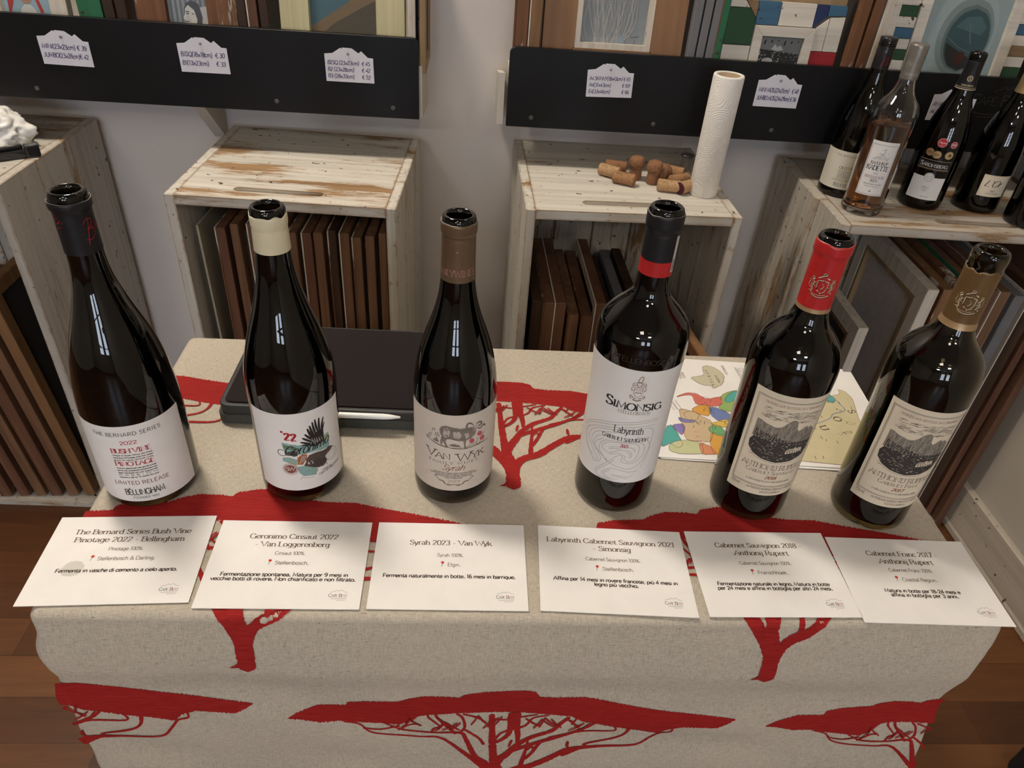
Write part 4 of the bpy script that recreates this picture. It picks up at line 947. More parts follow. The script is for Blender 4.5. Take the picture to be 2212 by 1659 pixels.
def rupert(wine_, year):
    def l(K):
        K.rect(4, 78, 12.5, 121.5, .45, 1); K.rect(5.2, 76.8, 13.7, 120.3, .22, 1)
        K.text("VINIFIED AND BOTTLED ON L'ORMARINS", 41, 114.5, 2.7, 'caps', 2, W=56, tr=4)
        E0 = K; K = Ink(K.mb, lambda u, v, l, f=K.fn: f(u, v + 6, l))
        # engraving: cloudy sky, mountain ridge, wooded plain, white farmhouse
        rnd = random.Random(11)
        for i in range(150):
            u = rnd.uniform(12, 70); v = rnd.uniform(91, 104); l_ = rnd.uniform(2, 7); K.line([(u, v), (u + l_ / 2, v + rnd.uniform(.2, .9)), (u + l_, v + rnd.uniform(-.3, .6))], .26, 4 if i % 3 else 3, 0, smooth=True)
        ridge = [(10, 66), (10.5, 87), (14, 87.5), (19, 85.5), (24, 84.6), (29, 83.4), (33, 84.5), (36, 87), (39, 91), (42, 94), (45, 95.2), (47.5, 94), (49, 90), (50, 84), (52, 81.5), (55, 83.5), (58, 86), (60, 86.8), (62, 84), (65, 85.5), (68, 83), (72, 80), (73, 66)]
        K.fill(ridge, 4, .00003, dv=.7)
        for i in range(190):
            u = rnd.uniform(11, 71); top = interp(sorted(ridge[1:-1]), u); v = rnd.uniform(68, top - 2); K.line([(u, min(top - .6, v + 3)), (u - rnd.uniform(.2, 1.2), v - 2)], rnd.uniform(.18, .4), (3, 3, 5, 5)[i % 4], .00006)
        K.fill([(12, 66), (9, 60), (10, 52), (16, 46), (26, 42), (40, 40), (55, 42), (68, 47), (73, 56), (73, 69), (60, 67), (40, 70), (20, 75), (12, 76)], 3, .00004, dv=.7)
        for i in range(240):
            u = rnd.uniform(11, 71); v = rnd.uniform(43, 72); K.line([(u, v), (u + rnd.uniform(.8, 2.6), v + rnd.uniform(-.5, .7))], rnd.uniform(.22, .5), (4, 0, 1, 5)[i % 4], .00009)
        K.fill([(46, 52), (46, 56), (64, 57), (64, 53)], 0, .00013, dv=.7); K.fill([(45.5, 56), (48, 58.6), (62, 59.4), (65, 57)], 5, .00014, dv=.7); K.fill([(54, 57), (55.5, 61), (57, 57.4)], 0, .00016, dv=.6)
        for i in range(6): K.fill([(47.4 + i * 2.8, 53.2), (48.6 + i * 2.8, 53.2), (48.6 + i * 2.8, 55.2), (47.4 + i * 2.8, 55.2)], 3, .00016, dv=.7)
        K.line([(14, 45), (26, 40.6), (42, 39), (58, 40.6)], .4, 4, 0, smooth=True)
        K = E0
        K.text('ANTHONIJ RUPERT', 41, 35.5, 6.0, 'caps', 1, W=64, boldness=.75)
        K.text(wine_, 41, 29.2, 4.6, 'caps', 1, W=52 if len(wine_) > 16 else 42, sc=True, boldness=.8)
        K.text(year, 41, 23.0, 3.8, 'italic', 2, W=11.5, boldness=1.4)
        K.text('LORMARINS ESTABLISHED 1690', 41, 18.4, 2.1, 'caps', 1, W=46)
        K.text('ANTHONIJ RUPERT PRIVATE CELLAR', 46, 7.6, 2.7, 'caps', 1, W=50); K.text('SOUTH AFRICA', 46, 3.4, 2.3, 'caps', 1, W=22)
        K.text('750 ml', 4, 6.5, 4.4, 'thin', 1, align='l', W=10, boldness=1.4)
    return l
RUP_M = [LABEL_C, INK_GD, INK_RB, ink('engraving_ink', (.045, .04, .038)), ink('engraving_grey', (.22, .195, .165)), ink('engraving_pale', (.42, .37, .30))]
B5 = Bottle(.3172, .5729, TZ + .0002, [(0, .0408), (.05, .0408), (.10, .0408), (.14, .0411), (.165, .0419), (.18, .0424), (.19, .0419), (.2, .0398), (.21, .0352), (.22, .0272), (.23, .0190), (.245, .0150), (.26, .0146), (.315, .0147)], .3154,
            'dark bordeaux bottle with a bright red crested capsule', GRP, fill=.19)
M_CAPGB = plain('gold_capsule_band', (.42, .28, .15), .4, .5, .05)
B5.capsule(.2444, .3105, [M_CAPR, M_CAPGB, INK_K, GOLDINK, M_CAPIN], bands=[(.2444, .2492, 1)], step=.2986, torn=.0010, seed=5, bulge=.0012, draw=lambda f: (crest(f(.12), .3, 26.6, 2), crest(f(.12), 0, 27, 3)))
B5.label(-.57, .0407, .1693, 0, 82, RUP_M, rupert('Cabernet Sauvignon', '2018'), nu=60)
B6 = Bottle(.4511, .5607, TZ + .0002, [(0, .0394), (.05, .0395), (.10, .0397), (.14, .0402), (.165, .0413), (.18, .0416), (.19, .0411), (.2, .0394), (.21, .0354), (.22, .0276), (.23, .0198), (.245, .0150), (.26, .0145), (.315, .0147)], .3141,
            'dark olive bordeaux bottle at the right end of the row, torn bronze crested capsule', GRP, glassm=M_OLIVE, fill=.195)
M_CAPO = plain('old_gold_capsule', (.15, .085, .03), .42, .35, .06)
B6.capsule(.2405, .2975, [M_CAPO, M_CAPGB, INK_K, GOLDINK, M_CAPIN], bands=[(.2405, .2465, 1)], torn=.0035, seed=6, draw=lambda f: (crest(f(.12), .4, 26, 2), crest(f(.12), 0, 26.5, 3)))
B6.label(-.52, .038, .166, 0, 82, RUP_M, rupert('Cabernet Franc', '2017'), nu=60)

# ================================================================== MAP SHEETS, TABLET, STYLUS
mo = MB(); mo.box(0, .297, 0, .21, 0, .0006)
K = Ink(mo, lambda u, v, l: Vector((u / 1000, v / 1000, .0006 + .00012 + l)))
REG = [([(95, 191), (105, 196), (116, 188), (121, 175), (116, 156), (101, 144), (99, 149), (87, 150), (75, 162), (78, 167), (93, 174)], (.55, .52, .38)),
 ([(260, 143), (274, 160), (286, 141), (279, 88), (270, 10), (180, 8), (106, 8), (85, 14), (97, 53), (127, 110), (140, 132)], (.58, .52, .33)),
 ([(47, 119), (62, 129), (77, 128), (87, 119), (106, 125), (103, 108), (90, 104), (78, 105), (69, 109), (69, 123), (58, 124)], (.60, .16, .13)),
 ([(67, 99), (82, 107), (89, 99), (83, 85), (74, 84), (63, 92)], (.62, .33, .07)), ([(87, 101), (98, 100), (110, 90), (106, 76), (93, 75), (86, 85)], (.16, .22, .44)),
 ([(107, 127), (131, 142), (150, 134), (140, 110), (111, 95), (99, 103), (107, 113)], (.30, .44, .15)), ([(118, 131), (131, 140), (123, 119), (110, 116)], (.10, .38, .34)),
 ([(52, 86), (62, 90), (70, 84), (65, 74), (54, 73)], (.18, .40, .17)), ([(47, 93), (64, 90), (74, 82), (83, 69), (76, 36), (65, 33), (46, 35), (45, 65)], (.56, .44, .28)),
 ([(43, 76), (54, 73), (63, 72), (60, 68), (46, 68)], (.22, .2, .44)), ([(19, 45), (27, 59), (34, 56), (37, 41), (39, 26), (33, 18), (23, 25), (14, 18), (14, 24)], (.09, .36, .33)),
 ([(33, 60), (46, 63), (46, 50), (40, 43)], (.24, .2, .46)), ([(25, 25), (45, 33), (61, 28), (60, 10), (25, 9)], (.52, .54, .32)), ([(79, 49), (92, 46), (84, 14), (74, 13), (74, 30)], (.66, .36, .08)),
 ([(61, 28), (71, 25), (77, 12), (60, 10)], (.62, .26, .14)), ([(78, 60), (91, 65), (96, 55), (92, 46), (80, 49)], (.17, .42, .19)), ([(84, 69), (106, 78), (102, 64), (90, 63)], (.68, .50, .12)),
 ([(240, 140), (256, 128), (262, 140), (250, 150)], (.12, .36, .36))]
mats = [PAPER_W, INK_GD, INK_RB, ink('river_blue_ink', (.12, .22, .45)), ink('pink_map_ink', (.6, .2, .2))]
for i, (poly, c) in enumerate(REG):
    mats.append(ink('map_region_ink', c)); P = catmull([(float(a), float(b_)) for a, b_ in poly] + [tuple(map(float, poly[0]))], 4)
    P = [(p[0] + 1.8 * noise.noise(Vector((p[0] * .4, p[1] * .4, i))), p[1] + 1.8 * noise.noise(Vector((p[1] * .4, p[0] * .4, i + 9)))) for p in P]
    K.fill(P, len(mats) - 1, .00002 * i * .3, dv=1.0, du=60); K.line(P, .5, 2 if i % 3 else 1, .00018)
rnd = random.Random(3)
for i in range(46):
    u, v = rnd.choice([(rnd.uniform(50, 110), rnd.uniform(12, 120)), (rnd.uniform(185, 280), rnd.uniform(15, 135))]); K.line([(u, v), (u + rnd.uniform(-1, 1), v - rnd.uniform(3, 6))], .7, 1, .0002)
    L = [(u, v)]
    for q in range(4): L.append((L[-1][0] + rnd.uniform(-8, 8), L[-1][1] + rnd.uniform(-6, 6)))
    if i % 3 == 0: K.line(L, .3, 1, .0002, smooth=True)
K.line([(190, 66), (223, 83), (241, 94), (249, 104), (267, 113), (265, 127), (262, 137)], .9, 3, .0002, smooth=True)
for ch, u, v in (('S', 271, 110), ('O', 246, 92), ('U', 222, 72)): K.text(ch, u, v, 10, 'serif', 1, rot=-1.25, lift=.0002)
for ch, u, v in (('C', 58, 50), ('A', 58, 41), ('P', 58, 32)): K.text(ch, u, v, 5, 'serif', 4, rot=-1.57, lift=.0002)
for i, ch in enumerate('AFRICA'): K.text(ch, 97 + i * .6, 183 - i * 6.4, 4, 'serifb', 1, rot=-1.5, lift=.0002)
for (tx, u, v, m_) in (('SOUTH', 62, 176, 2), ('AFRICA', 57, 176, 2), ('ATLANTIC OCEAN', 140, 196, 1), ('MOROCCO', 122, 199, 2), ('ALGERIA', 108, 174, 1)): K.text(tx, u, v, 3.4, 'sans', m_, align='l', rot=-1.45, lift=.0002)
K.ring(150, 190, 5, .5, 1, .0002); K.text('N', 150, 188, 4, 'sans', 1, lift=.0002)
for u in (44, 38, 82): K.line([(u, 112), (u + 6, 92)], .5, 1, .0002); K.line([(u - 4, 108), (u + 2, 90)], .35, 1, .0002)
mo_ = mo.build('printed_map', mats, loc=(.2234, .6308, TZ + .0022), rz=math.radians(-3.0))
tag(mo_, 'white sheet with a coloured map of wine regions, behind the three right bottles', 'map')
so = MB().box(0, .297, 0, .21, 0, .0006).build('paper_sheet', PAPER_W, loc=(.2330, .6290, TZ + .0010), rz=math.radians(-3.6))
tag(so, 'plain white sheet peeking out under the right edge of the map', 'paper')

M_TAB = plain('black_case_rubber', (.018, .018, .02), .5, 0, .1); M_SCR = plain('dark_screen_glass', (.007, .004, .005), .05, 0, .02, spec=.2); M_OLV = plain('folio_grey_fabric', (.05, .05, .04), .8, 0, .1, 300, .2)
tb = empty('tablet', (-.153, .756, TZ), math.radians(-1.0), 'black tablet in its folio case, lying behind the eagle and ram label bottles', 'tablet')
def slab(hx, hy, r, z0, z1, n=6):
    P = []
    for cx_, cy_, a0 in ((hx - r, hy - r, 0), (-hx + r, hy - r, PI / 2), (-hx + r, -hy + r, PI), (hx - r, -hy + r, 1.5 * PI)):
        for i in range(n + 1): a = a0 + PI / 2 * i / n; P.append((cx_ + r * math.cos(a), cy_ + r * math.sin(a)))
    m = MB(); k = len(P); m.v = [(x, y, z0) for x, y in P] + [(x, y, z1) for x, y in P]
    m.f.append(tuple(range(k))[::-1]); m.f.append(tuple(range(k, 2 * k)))
    for i in range(k): j = (i + 1) % k; m.f.append((i, j, k + j, k + i))
    m.m = [0] * len(m.f); return m
slab(.130, .089, .012, .0012, .0155).build('folio_cover', M_OLV, tb, bevel=.0025, seg=3)
slab(.127, .0885, .012, .0157, .0285).build('case', M_TAB, tb, bevel=.002, seg=3)
slab(.121, .083, .008, .0286, .0300).build('screen', M_SCR, tb, bevel=.0005)
st = MB().lathe([(0, 0), (.0028, .0), (.0034, .001), (.0034, .118), (.0030, .125), (.0012, .137), (0, .138)], 20, M=Matrix.Translation((-.055, -.0924, .0245)) @ Matrix.Rotation(PI / 2, 4, 'Y'))
so = st.build('stylus', plain('white_plastic', (.82, .82, .80), .3), smooth=True, loc=(-.153, .756, TZ), rz=math.radians(-1.0))
tag(so, 'white stylus clipped along the near edge of the black tablet', 'stylus')

# ================================================================== CRATES
def wood_set(seed, amt, paint=(.61, .58, .52), wood=(.36, .22, .11)):
    return [painted_wood('worn_white_paint', paint, wood, amt, ax, 1.0, seed=seed + ax * 3.3, edge=.007) for ax in range(3)]
def planks(mb, a0, a1, n, gap, put):
    w = (a1 - a0) / n
    for i in range(n): put(a0 + w * i + (gap / 2 if i else 0), a0 + w * (i + 1) - (gap / 2 if i < n - 1 else 0), i)
def crate(x, y, rz, Wd, D, Ht, seed, amt_top, amt_side, label, slot=(.11, .27), right_mat=None, side_step=0.0, paint=(.61, .58, .52)):
    o = empty('wooden_crate', (x, y, 0), rz, label, 'crate', 'white painted crates along the wall')
    T = .018; top = wood_set(seed, amt_top, paint); sd = wood_set(seed + 11, amt_side, paint)
    # top board with a routed hand slot near its front edge
    mb = MB(); z0, z1 = Ht - T, Ht; s0, s1 = slot; sy0, sy1 = .034, .052
    xs0, xs1 = T, Wd - T
    yc, hr = (sy0 + sy1) / 2, (sy1 - sy0) / 2; pill = [(s1 - hr + hr * math.cos(t_), yc + hr * math.sin(t_)) for t_ in [-PI / 2 + PI * i / 10 for i in range(11)]] + [(s0 + hr + hr * math.cos(t_), yc + hr * math.sin(t_)) for t_ in [PI / 2 + PI * i / 10 for i in range(11)]]
    outl = [(xs0, 0), (xs1, 0), (xs1, D * .53), (xs0, D * .53)]
    P_ = outl + pill; nb = len(mb.v)
    for zz in (z0, z1): mb.v += [(x_, y_, zz) for x_, y_ in P_]
    for tr_ in tessellate_polygon([[Vector((x_, y_, 0)) for x_, y_ in outl], [Vector((x_, y_, 0)) for x_, y_ in pill]]):
        mb.f.append(tuple(nb + i for i in tr_)); mb.m.append(0); mb.f.append(tuple(nb + len(P_) + i for i in tr_[::-1])); mb.m.append(0)
    for lo_, n_ in ((0, 4), (4, len(pill))):
        for i in range(n_): j = (i + 1) % n_; mb.f.append((nb + lo_ + i, nb + lo_ + j, nb + len(P_) + lo_ + j, nb + len(P_) + lo_ + i)); mb.m.append(0)
    mb.box(s0 + .001, s1 - .001, sy0 + .0005, sy1 - .0005, z0 + .001, z1 - .008)
    mb.box(xs0, xs1, D * .535, D, z0 - .0005, z1 - .0012)
    mb.build('top_board', top[0], o, fixn=True)
    mb = MB(); planks(mb, 0, D, 3, .0014, lambda a, c, i: mb.box(-(side_step if i else 0), T, a, c, 0, Ht)); mb.build('side_panel', sd[2], o, bevel=.0014)
    mb = MB(); planks(mb, 0, D, 3, .0014, lambda a, c, i: mb.box(Wd - T, Wd, a, c, 0, Ht)); mb.build('side_panel', right_mat or sd[2], o, bevel=.0014)
    mb = MB(); planks(mb, T, Wd - T, 4, .002, lambda a, c, i: mb.box(a, c, D - .012, D, .012, Ht - T)); mb.build('back_panel', sd[2], o, bevel=.001)
    MB().box(T, Wd - T, 0, D - .012, 0, .016).build('bottom_board', sd[0], o, bevel=.001)
    return o
CH = TZ + .038
crate(-.534, 1.2395, math.radians(-2.6), .405, .385, CH, 1.0, .43, .375, 'white worn crate full of brown frames, nothing on its top')
crate(.1020, 1.2485, math.radians(1.3), .405, .385, CH, 5.0, .365, .385, 'white worn crate with corks and a paper roll on its top')
M_RS = raw_wood('reddish_side_wood', (.08, .035, .02), (.17, .085, .05), 2)
crate(.694, 1.250, math.radians(-1.6), .520, .368, CH, 8.0, .43, .42, 'white worn crate in the corner carrying the row of closed bottles', slot=(.20, .36), right_mat=M_RS, side_step=.008, paint=(.52, .48, .42))
crate(-1.214, 1.2455, math.radians(-1.0), .405, .385, CH, 3.0, .39, .375, 'white worn crate on the left holding tilted brown frames', paint=(.50, .47, .42))

# ================================================================== PICTURE FRAMES
FW = {
 'brown': raw_wood('brown_frame_wood', (.10, .050, .026), (.28, .150, .080), 2), 'red': raw_wood('red_brown_frame_wood', (.080, .033, .019), (.21, .100, .058), 2, seed=3),
 'dark': raw_wood('dark_frame_wood', (.022, .012, .008), (.075, .038, .02), 2, seed=5), 'honey': raw_wood('honey_frame_wood', (.15, .075, .03), (.30, .165, .075), 2, seed=7),
 'white': painted_wood('white_frame_paint', (.62, .56, .48), (.20, .11, .06), .36, 2, 1.4, seed=2), 'peel': painted_wood('peeling_frame_paint', (.64, .57, .48), (.19, .085, .04), .52, 2, 1.0, seed=9),
 'cream': painted_wood('cream_frame_paint', (.57, .52, .32), (.25, .14, .07), .27, 2, 1.2, seed=4), 'green': painted_wood('green_frame_paint', (.03, .16, .075), (.2, .12, .06), .33, 2, 1.2, seed=6),
 'grey': painted_wood('grey_frame_paint', (.17, .17, .18), (.1, .07, .05), .25, 2, 1.0, seed=8), 'caramel': raw_wood('caramel_frame_wood', (.19, .095, .045), (.30, .165, .085), 2, .6, seed=10),
 'greyboard': plain('grey_backing_board', (.50, .45, .43), .8), 'blackboard': plain('dark_backing_board', (.03, .026, .024), .7), 'spot': painted_wood('paint_spotted_wood', (.60, .55, .46), (.20, .105, .055), .60, 2, .8, seed=14), 'oak': raw_wood('pale_oak', (.22, .14, .07), (.38, .26, .14), 2, seed=12)}
def frame(label, w, h, bw, th, outer, back, M, group, inner=None, name='picture_frame', cat='picture frame', edge=None, draw=None, dm=None):
    """frame in local x (width), z (height), front towards -y; thickness th along y; M places it"""
    o = empty(name, (0, 0, 0), 0, label, cat, group); o.matrix_world = M
    mb = MB(); hw = w / 2
    for q in ([(-hw, 0), (hw, 0), (hw - bw, bw), (-hw + bw, bw)], [(hw, 0), (hw, h), (hw - bw, h - bw), (hw - bw, bw)], [(hw, h), (-hw, h), (-hw + bw, h - bw), (hw - bw, h - bw)], [(-hw, h), (-hw, 0), (-hw + bw, bw), (-hw + bw, h - bw)]):
        mb.prism(q, 0, th)
    bo = mb.build('border', FW[outer] if isinstance(outer, str) else outer, o, bevel=.0012, fixn=True)
    if edge:                                                # painted face strip laid along the front edge
        e = MB()
        c8 = bw * .85
        for q in ([(-hw, 0), (hw, 0), (hw - c8, c8), (-hw + c8, c8)], [(hw, 0), (hw, h), (hw - c8, h - c8), (hw - c8, c8)], [(hw, h), (-hw, h), (-hw + c8, h - c8), (hw - c8, h - c8)], [(-hw, h), (-hw, 0), (-hw + c8, c8), (-hw + c8, h - c8)]): e.prism(q, -.0025, 0)
        e.build('painted_face', FW[edge], bo, fixn=True)
    if inner:
        e = MB(); iw = .010; a, c = hw - bw, h - bw
        for q in ([(-a, bw), (a, bw), (a - iw, bw + iw), (-a + iw, bw + iw)], [(a, bw), (a, c), (a - iw, c - iw), (a - iw, bw + iw)], [(a, c), (-a, c), (-a + iw, c - iw), (a - iw, c - iw)], [(-a, c), (-a, bw), (-a + iw, bw + iw), (-a + iw, c - iw)]): e.prism(q, .001, th * .8)
        e.build('inner_rim', FW[inner], bo, fixn=True)
    p = MB(); p.box(-hw + bw, hw - bw, th * .55, th * .7, bw, h - bw)
    ms = [FW[back] if isinstance(back, str) else back]
    if draw:
        draw(Ink(p, lambda u, v, l: Vector((u / 1000, th * .55 - .0002 - l, v / 1000)))); ms += dm
    p.build('picture' if draw else 'backing', ms, o)
    return o
def side_frame(label, x, y0, y1, z0, z1, th, outer, back, group, lean=0.0, bw=.022, yaw=0.0, inner=None, edge=None):
    """a frame stored upright on edge: plane along y, its face towards -x; lean tilts its top to -x"""
    yc = (y0 + y1) / 2
    M = Matrix.Translation((x, yc, z0)) @ Matrix.Rotation(yaw, 4, 'Z') @ Matrix.Rotation(-lean, 4, 'Y') @ Matrix.Rotation(-PI / 2, 4, 'Z')
    return frame(label, y1 - y0, z1 - z0, bw, th, outer, back, M, group, inner=inner, edge=edge)
ORD = ['leftmost', 'second', 'third', 'fourth', 'fifth', 'sixth', 'seventh', 'eighth', 'ninth', 'tenth', 'eleventh', 'twelfth']
# crate one: eleven frames on edge
xs = [-.462, -.435, -.404, -.378, -.352, -.328, -.304, -.282, -.254, -.233, -.209, -.186, -.161]
kinds = ['red', 'brown', 'spot', 'red', 'brown', 'brown', 'red', 'brown', 'dark', 'spot', 'spot', 'brown', 'brown']
edges = ['peel', None, 'white', None, 'white', 'peel', 'white', None, 'peel', 'white', 'peel', None, None]
ordc = ORD + ['thirteenth']
for i, x in enumerate(xs):
    th = .0172
    zt = TZ - .034 + random.uniform(-.007, .005); dy_ = random.uniform(-.004, .004); th -= random.choice((0, 0, .0015, .003))
    side_frame('%s brown frame%s in the crate with the bare top' % (ordc[i] + (' from left,' if i else ''), {'peel': ' with peeling edge', 'white': ' with white edge', None: ''}[edges[i]]), x, 1.272 + dy_ - (x + .33) * .045, 1.560, .0162, zt, th, kinds[i], 'greyboard', 'brown frames inside the bare-topped crate', bw=.026, yaw=math.radians(-2.6), edge=edges[i])
lp = MB().box(0, .004, 0, .24, 0, .70); o = lp.build('glass_sheet', [plain('pale_sheet_edge', (.36, .33, .25), .4)]); o.matrix_world = Matrix.Translation((-.492, 1.27, .0168)) @ Matrix.Rotation(math.radians(-2.6), 4, 'Z') @ Matrix.Rotation(math.radians(-.7), 4, 'Y')
tag(o, 'thin pale sheet leaning beside the frames in the bare-topped crate', 'sheet')
# crate two: frames on edge, front corners lower
C2 = [(.128, 'dark', None, -.165), (.152, 'red', 'peel', -.168), (.176, 'red', 'white', -.167), (.205, 'brown', 'peel', -.194), (.233, 'red', 'peel', -.196), (.258, 'red', 'white', -.165), (.284, 'dark', 'peel', -.205), (.312, 'grey', None, -.19), (.340, 'dark', None, -.185)]
for i, (x, k, e, zt) in enumerate(C2):
    side_frame('%s frame stored on edge in the crate under the corks, %s' % (ordc[i] + ('' if i == 0 else ' from left'), {'dark': 'dark brown', 'red': 'reddish brown', 'brown': 'brown', 'grey': 'grey'}[k]), x, 1.272, 1.572, .0162, TZ + zt, .021, k, 'blackboard', 'frames inside the crate under the corks', bw=.024, yaw=math.radians(1.3), edge=e)
side_frame('long worn honey frame sticking out at the right of the crate under the corks', .440, 1.165, 1.52, .0162, TZ - .215, .018, 'honey', 'blackboard', 'frames inside the crate under the corks', bw=.028, yaw=math.radians(6.5), edge='peel')
side_frame('reddish brown frame just left of the protruding honey frame, crate under the corks', .405, 1.21, 1.53, .0162, TZ - .25, .018, 'red', 'blackboard', 'frames inside the crate under the corks', bw=.028, yaw=math.radians(6.5), edge='peel')
# crate three: bigger frames
C3 = [(.775, 'dark', 'blackboard', 'brown', -.315, 1.30, .022, .0, None, 'dark frame with a thin brown rim, lowest in the corner crate'),
      (.826, 'white', 'blackboard', 'brown', -.200, 1.275, .022, .0, None, 'white worn frame with dark backing, left of the big white one in the corner crate'),
      (.930, 'white', 'greyboard', 'oak', -.098, 1.265, .024, .0, None, 'big white frame with a brown inner rim and grey backing in the corner crate'),
      (.962, 'honey', 'greyboard', None, -.095, 1.262, .020, 0, 'peel', 'worn honey-coloured frame just right of the big white frame, corner crate'),
      (.990, 'peel', 'greyboard', None, -.090, 1.262, .020, 0, None, 'peeling white and brown frame left of the green frame, corner crate'),
      (1.020, 'brown', 'greyboard', None, -.088, 1.262, .018, 0, 'green', 'frame with a bright green face in the corner crate'),
      (1.050, 'red', 'greyboard', None, -.090, 1.260, .022, 0, None, 'reddish frame right of the green one in the corner crate'),
      (1.078, 'brown', 'greyboard', None, -.093, 1.260, .022, 0, 'white', 'brown frame with a chipped white face in the corner crate'),
      (1.110, 'grey', 'greyboard', None, -.10, 1.258, .022, 0, None, 'grey painted frame near the right end of the corner crate'),
      (1.145, 'dark', 'greyboard', None, -.10, 1.258, .024, 0, 'white', 'dark frame with a white edge line near the right end of the corner crate'),
      (1.178, 'red', 'greyboard', None, -.10, 1.256, .016, 0, None, 'rightmost reddish frame of the corner crate, next to its side')]
for (x, k, bk, inn, zt, y0, th, ln, e, lab) in C3:
    side_frame(lab, x, y0, 1.583, .0162, TZ + zt, th, k, bk, 'frames inside the corner crate', bw=.034, yaw=math.radians(-1.6), inner=inn, edge=e)
# left crate: tilted frames
C4 = [(-.848, 'honey', None, -.16), (-.884, 'brown', None, -.20), (-.920, 'red', 'peel', -.24), (-.956, 'brown', None, -.26), (-.992, 'red', None, -.27), (-1.030, 'red', 'peel', -.28), (-1.070, 'dark', None, -.3)]; C4 = [(a - .033, b_, c, d) for a, b_, c, d in C4]
for i, (x, k, e, zt) in enumerate(C4):
    side_frame('%s tilted frame counted from the right in the left crate, %s' % (['first', 'second', 'third', 'fourth', 'fifth', 'sixth', 'seventh'][i], {'honey': 'wide honey-brown', 'brown': 'brown', 'red': 'reddish brown', 'dark': 'dark brown'}[k]), x, 1.262 - .002 * i, 1.58, .0178, TZ + zt - .02, .023, k, 'blackboard', 'tilted frames in the left crate', lean=math.radians(5.6), bw=.028, edge=e)

# ================================================================== WALL SHELVES
M_BLK = plain('black_painted_board', (.004, .004, .005), .42, 0, .25, 12, spec=.28); M_SHW = wall_mat('shelf_white_paint', (.58, .54, .48), .1)
SY = 1.470
def rounded_board(x0, x1, z0, z1, rl, rr):
    P = [(x0, z0), (x1, z0)]; R = .012
    if rr: P += [(x1 - R + R * math.cos(a), z1 - R + R * math.sin(a)) for a in [PI / 2 * i / 6 for i in range(7)]]
    else: P.append((x1, z1))
    if rl: P += [(x0 + R + R * math.cos(a), z1 - R + R * math.sin(a)) for a in [PI / 2 + PI / 2 * i / 6 for i in range(7)]]
    else: P.append((x0, z1))
    return P
SHZ = TZ + .200
def shelf(x0, x1, zb, zt, rl, rr, label, screws, brackets):
    o = empty('wall_shelf', ((x0 + x1) / 2, SY, SHZ), 0, label, 'shelf', 'black fronted wall shelves'); cx_ = (x0 + x1) / 2
    fb = MB().prism([(a - cx_, c - .2) for a, c in rounded_board(x0, x1, zb, zt, rl, rr)], 0, .012).build('front_board', M_BLK, o, fixn=True, bevel=.0008)
    MB().box(x0 - cx_ + .004, x1 - cx_ - .004, .0125, Y1 - SY - .0005, -.020, 0).build('shelf_plank', M_SHW, o)
    for sx in ([x1] if rr else []) + ([x0] if rl else []):
        s_ = -1 if sx == x1 else 1
        a = sx - cx_ + (.006 * -s_)
        m = MB(); m.prism([(.0128, zb - .2), (.0128, zt - .2 - .05), (Y1 - SY - .001, -.0205), (Y1 - SY - .001, -.10)], 0, .012, M=Matrix.Translation((a - (.0 if s_ > 0 else .0), 0, 0)) @ Matrix.Rotation(PI / 2, 4, 'Z') @ Matrix.Scale(1, 4))
        m.build('end_cheek', M_SHW, o, fixn=True)
    for bx in brackets:
        MB().prism([(.0128, -.0205), (Y1 - SY - .001, -.0205), (Y1 - SY - .001, -.188), (Y1 - SY - .02, -.188), (.0128, -.06)], 0, .024, M=Matrix.Translation((bx - cx_, 0, 0)) @ Matrix.Rotation(PI / 2, 4, 'Z')).build('bracket', M_SHW, o, fixn=True)
    for sx, sz in screws:
        MB().lathe([(0, 0), (.0042, 0), (.0042, .0008), (.002, .0012), (.0015, .0006), (0, .0004)], 16, M=Matrix.Translation((sx - cx_, -.0001, sz - .2)) @ Matrix.Rotation(PI / 2, 4, 'X')).build('screw', plain('dark_screw_metal', (.09, .09, .08), .5, .3), fb)
    return fb
shelf(-1.30, -.105, .1195, .2662, False, True, 'black-fronted wall shelf on the left, with three price tags', [(-.8215, .138), (-.3771, .1395), (-.1551, .1392)], [-.535, -1.02])
sh2 = shelf(.0660, 1.235, .1165, .2628, True, False, 'black-fronted wall shelf on the right, partly behind the closed bottles', [(.1148, .1357), (.3595, .1367), (.6008, .138)], [.545, .93])
lg = MB(); K = Ink(lg, lambda u, v, l: Vector((u / 1000 + .985 - (.0660 + 1.235) / 2, -.0004 - l, v / 1000 + .2105 - .2)))
K.text('Cape Best', 0, 0, 20, 'thin', 0, align='l', W=112, sc=True, boldness=.55)
K.line([(38, 26), (52, 31), (58, 36), (66, 30), (74, 36), (84, 31), (95, 27)], .5, 0); K.line([(8, -14), (40, -18), (84, -15)], .6, 0); K.line([(24, -23), (70, -22)], .5, 0)
lg.build('carved_logo', plain('carved_groove', (.10, .095, .085), .35), sh2)

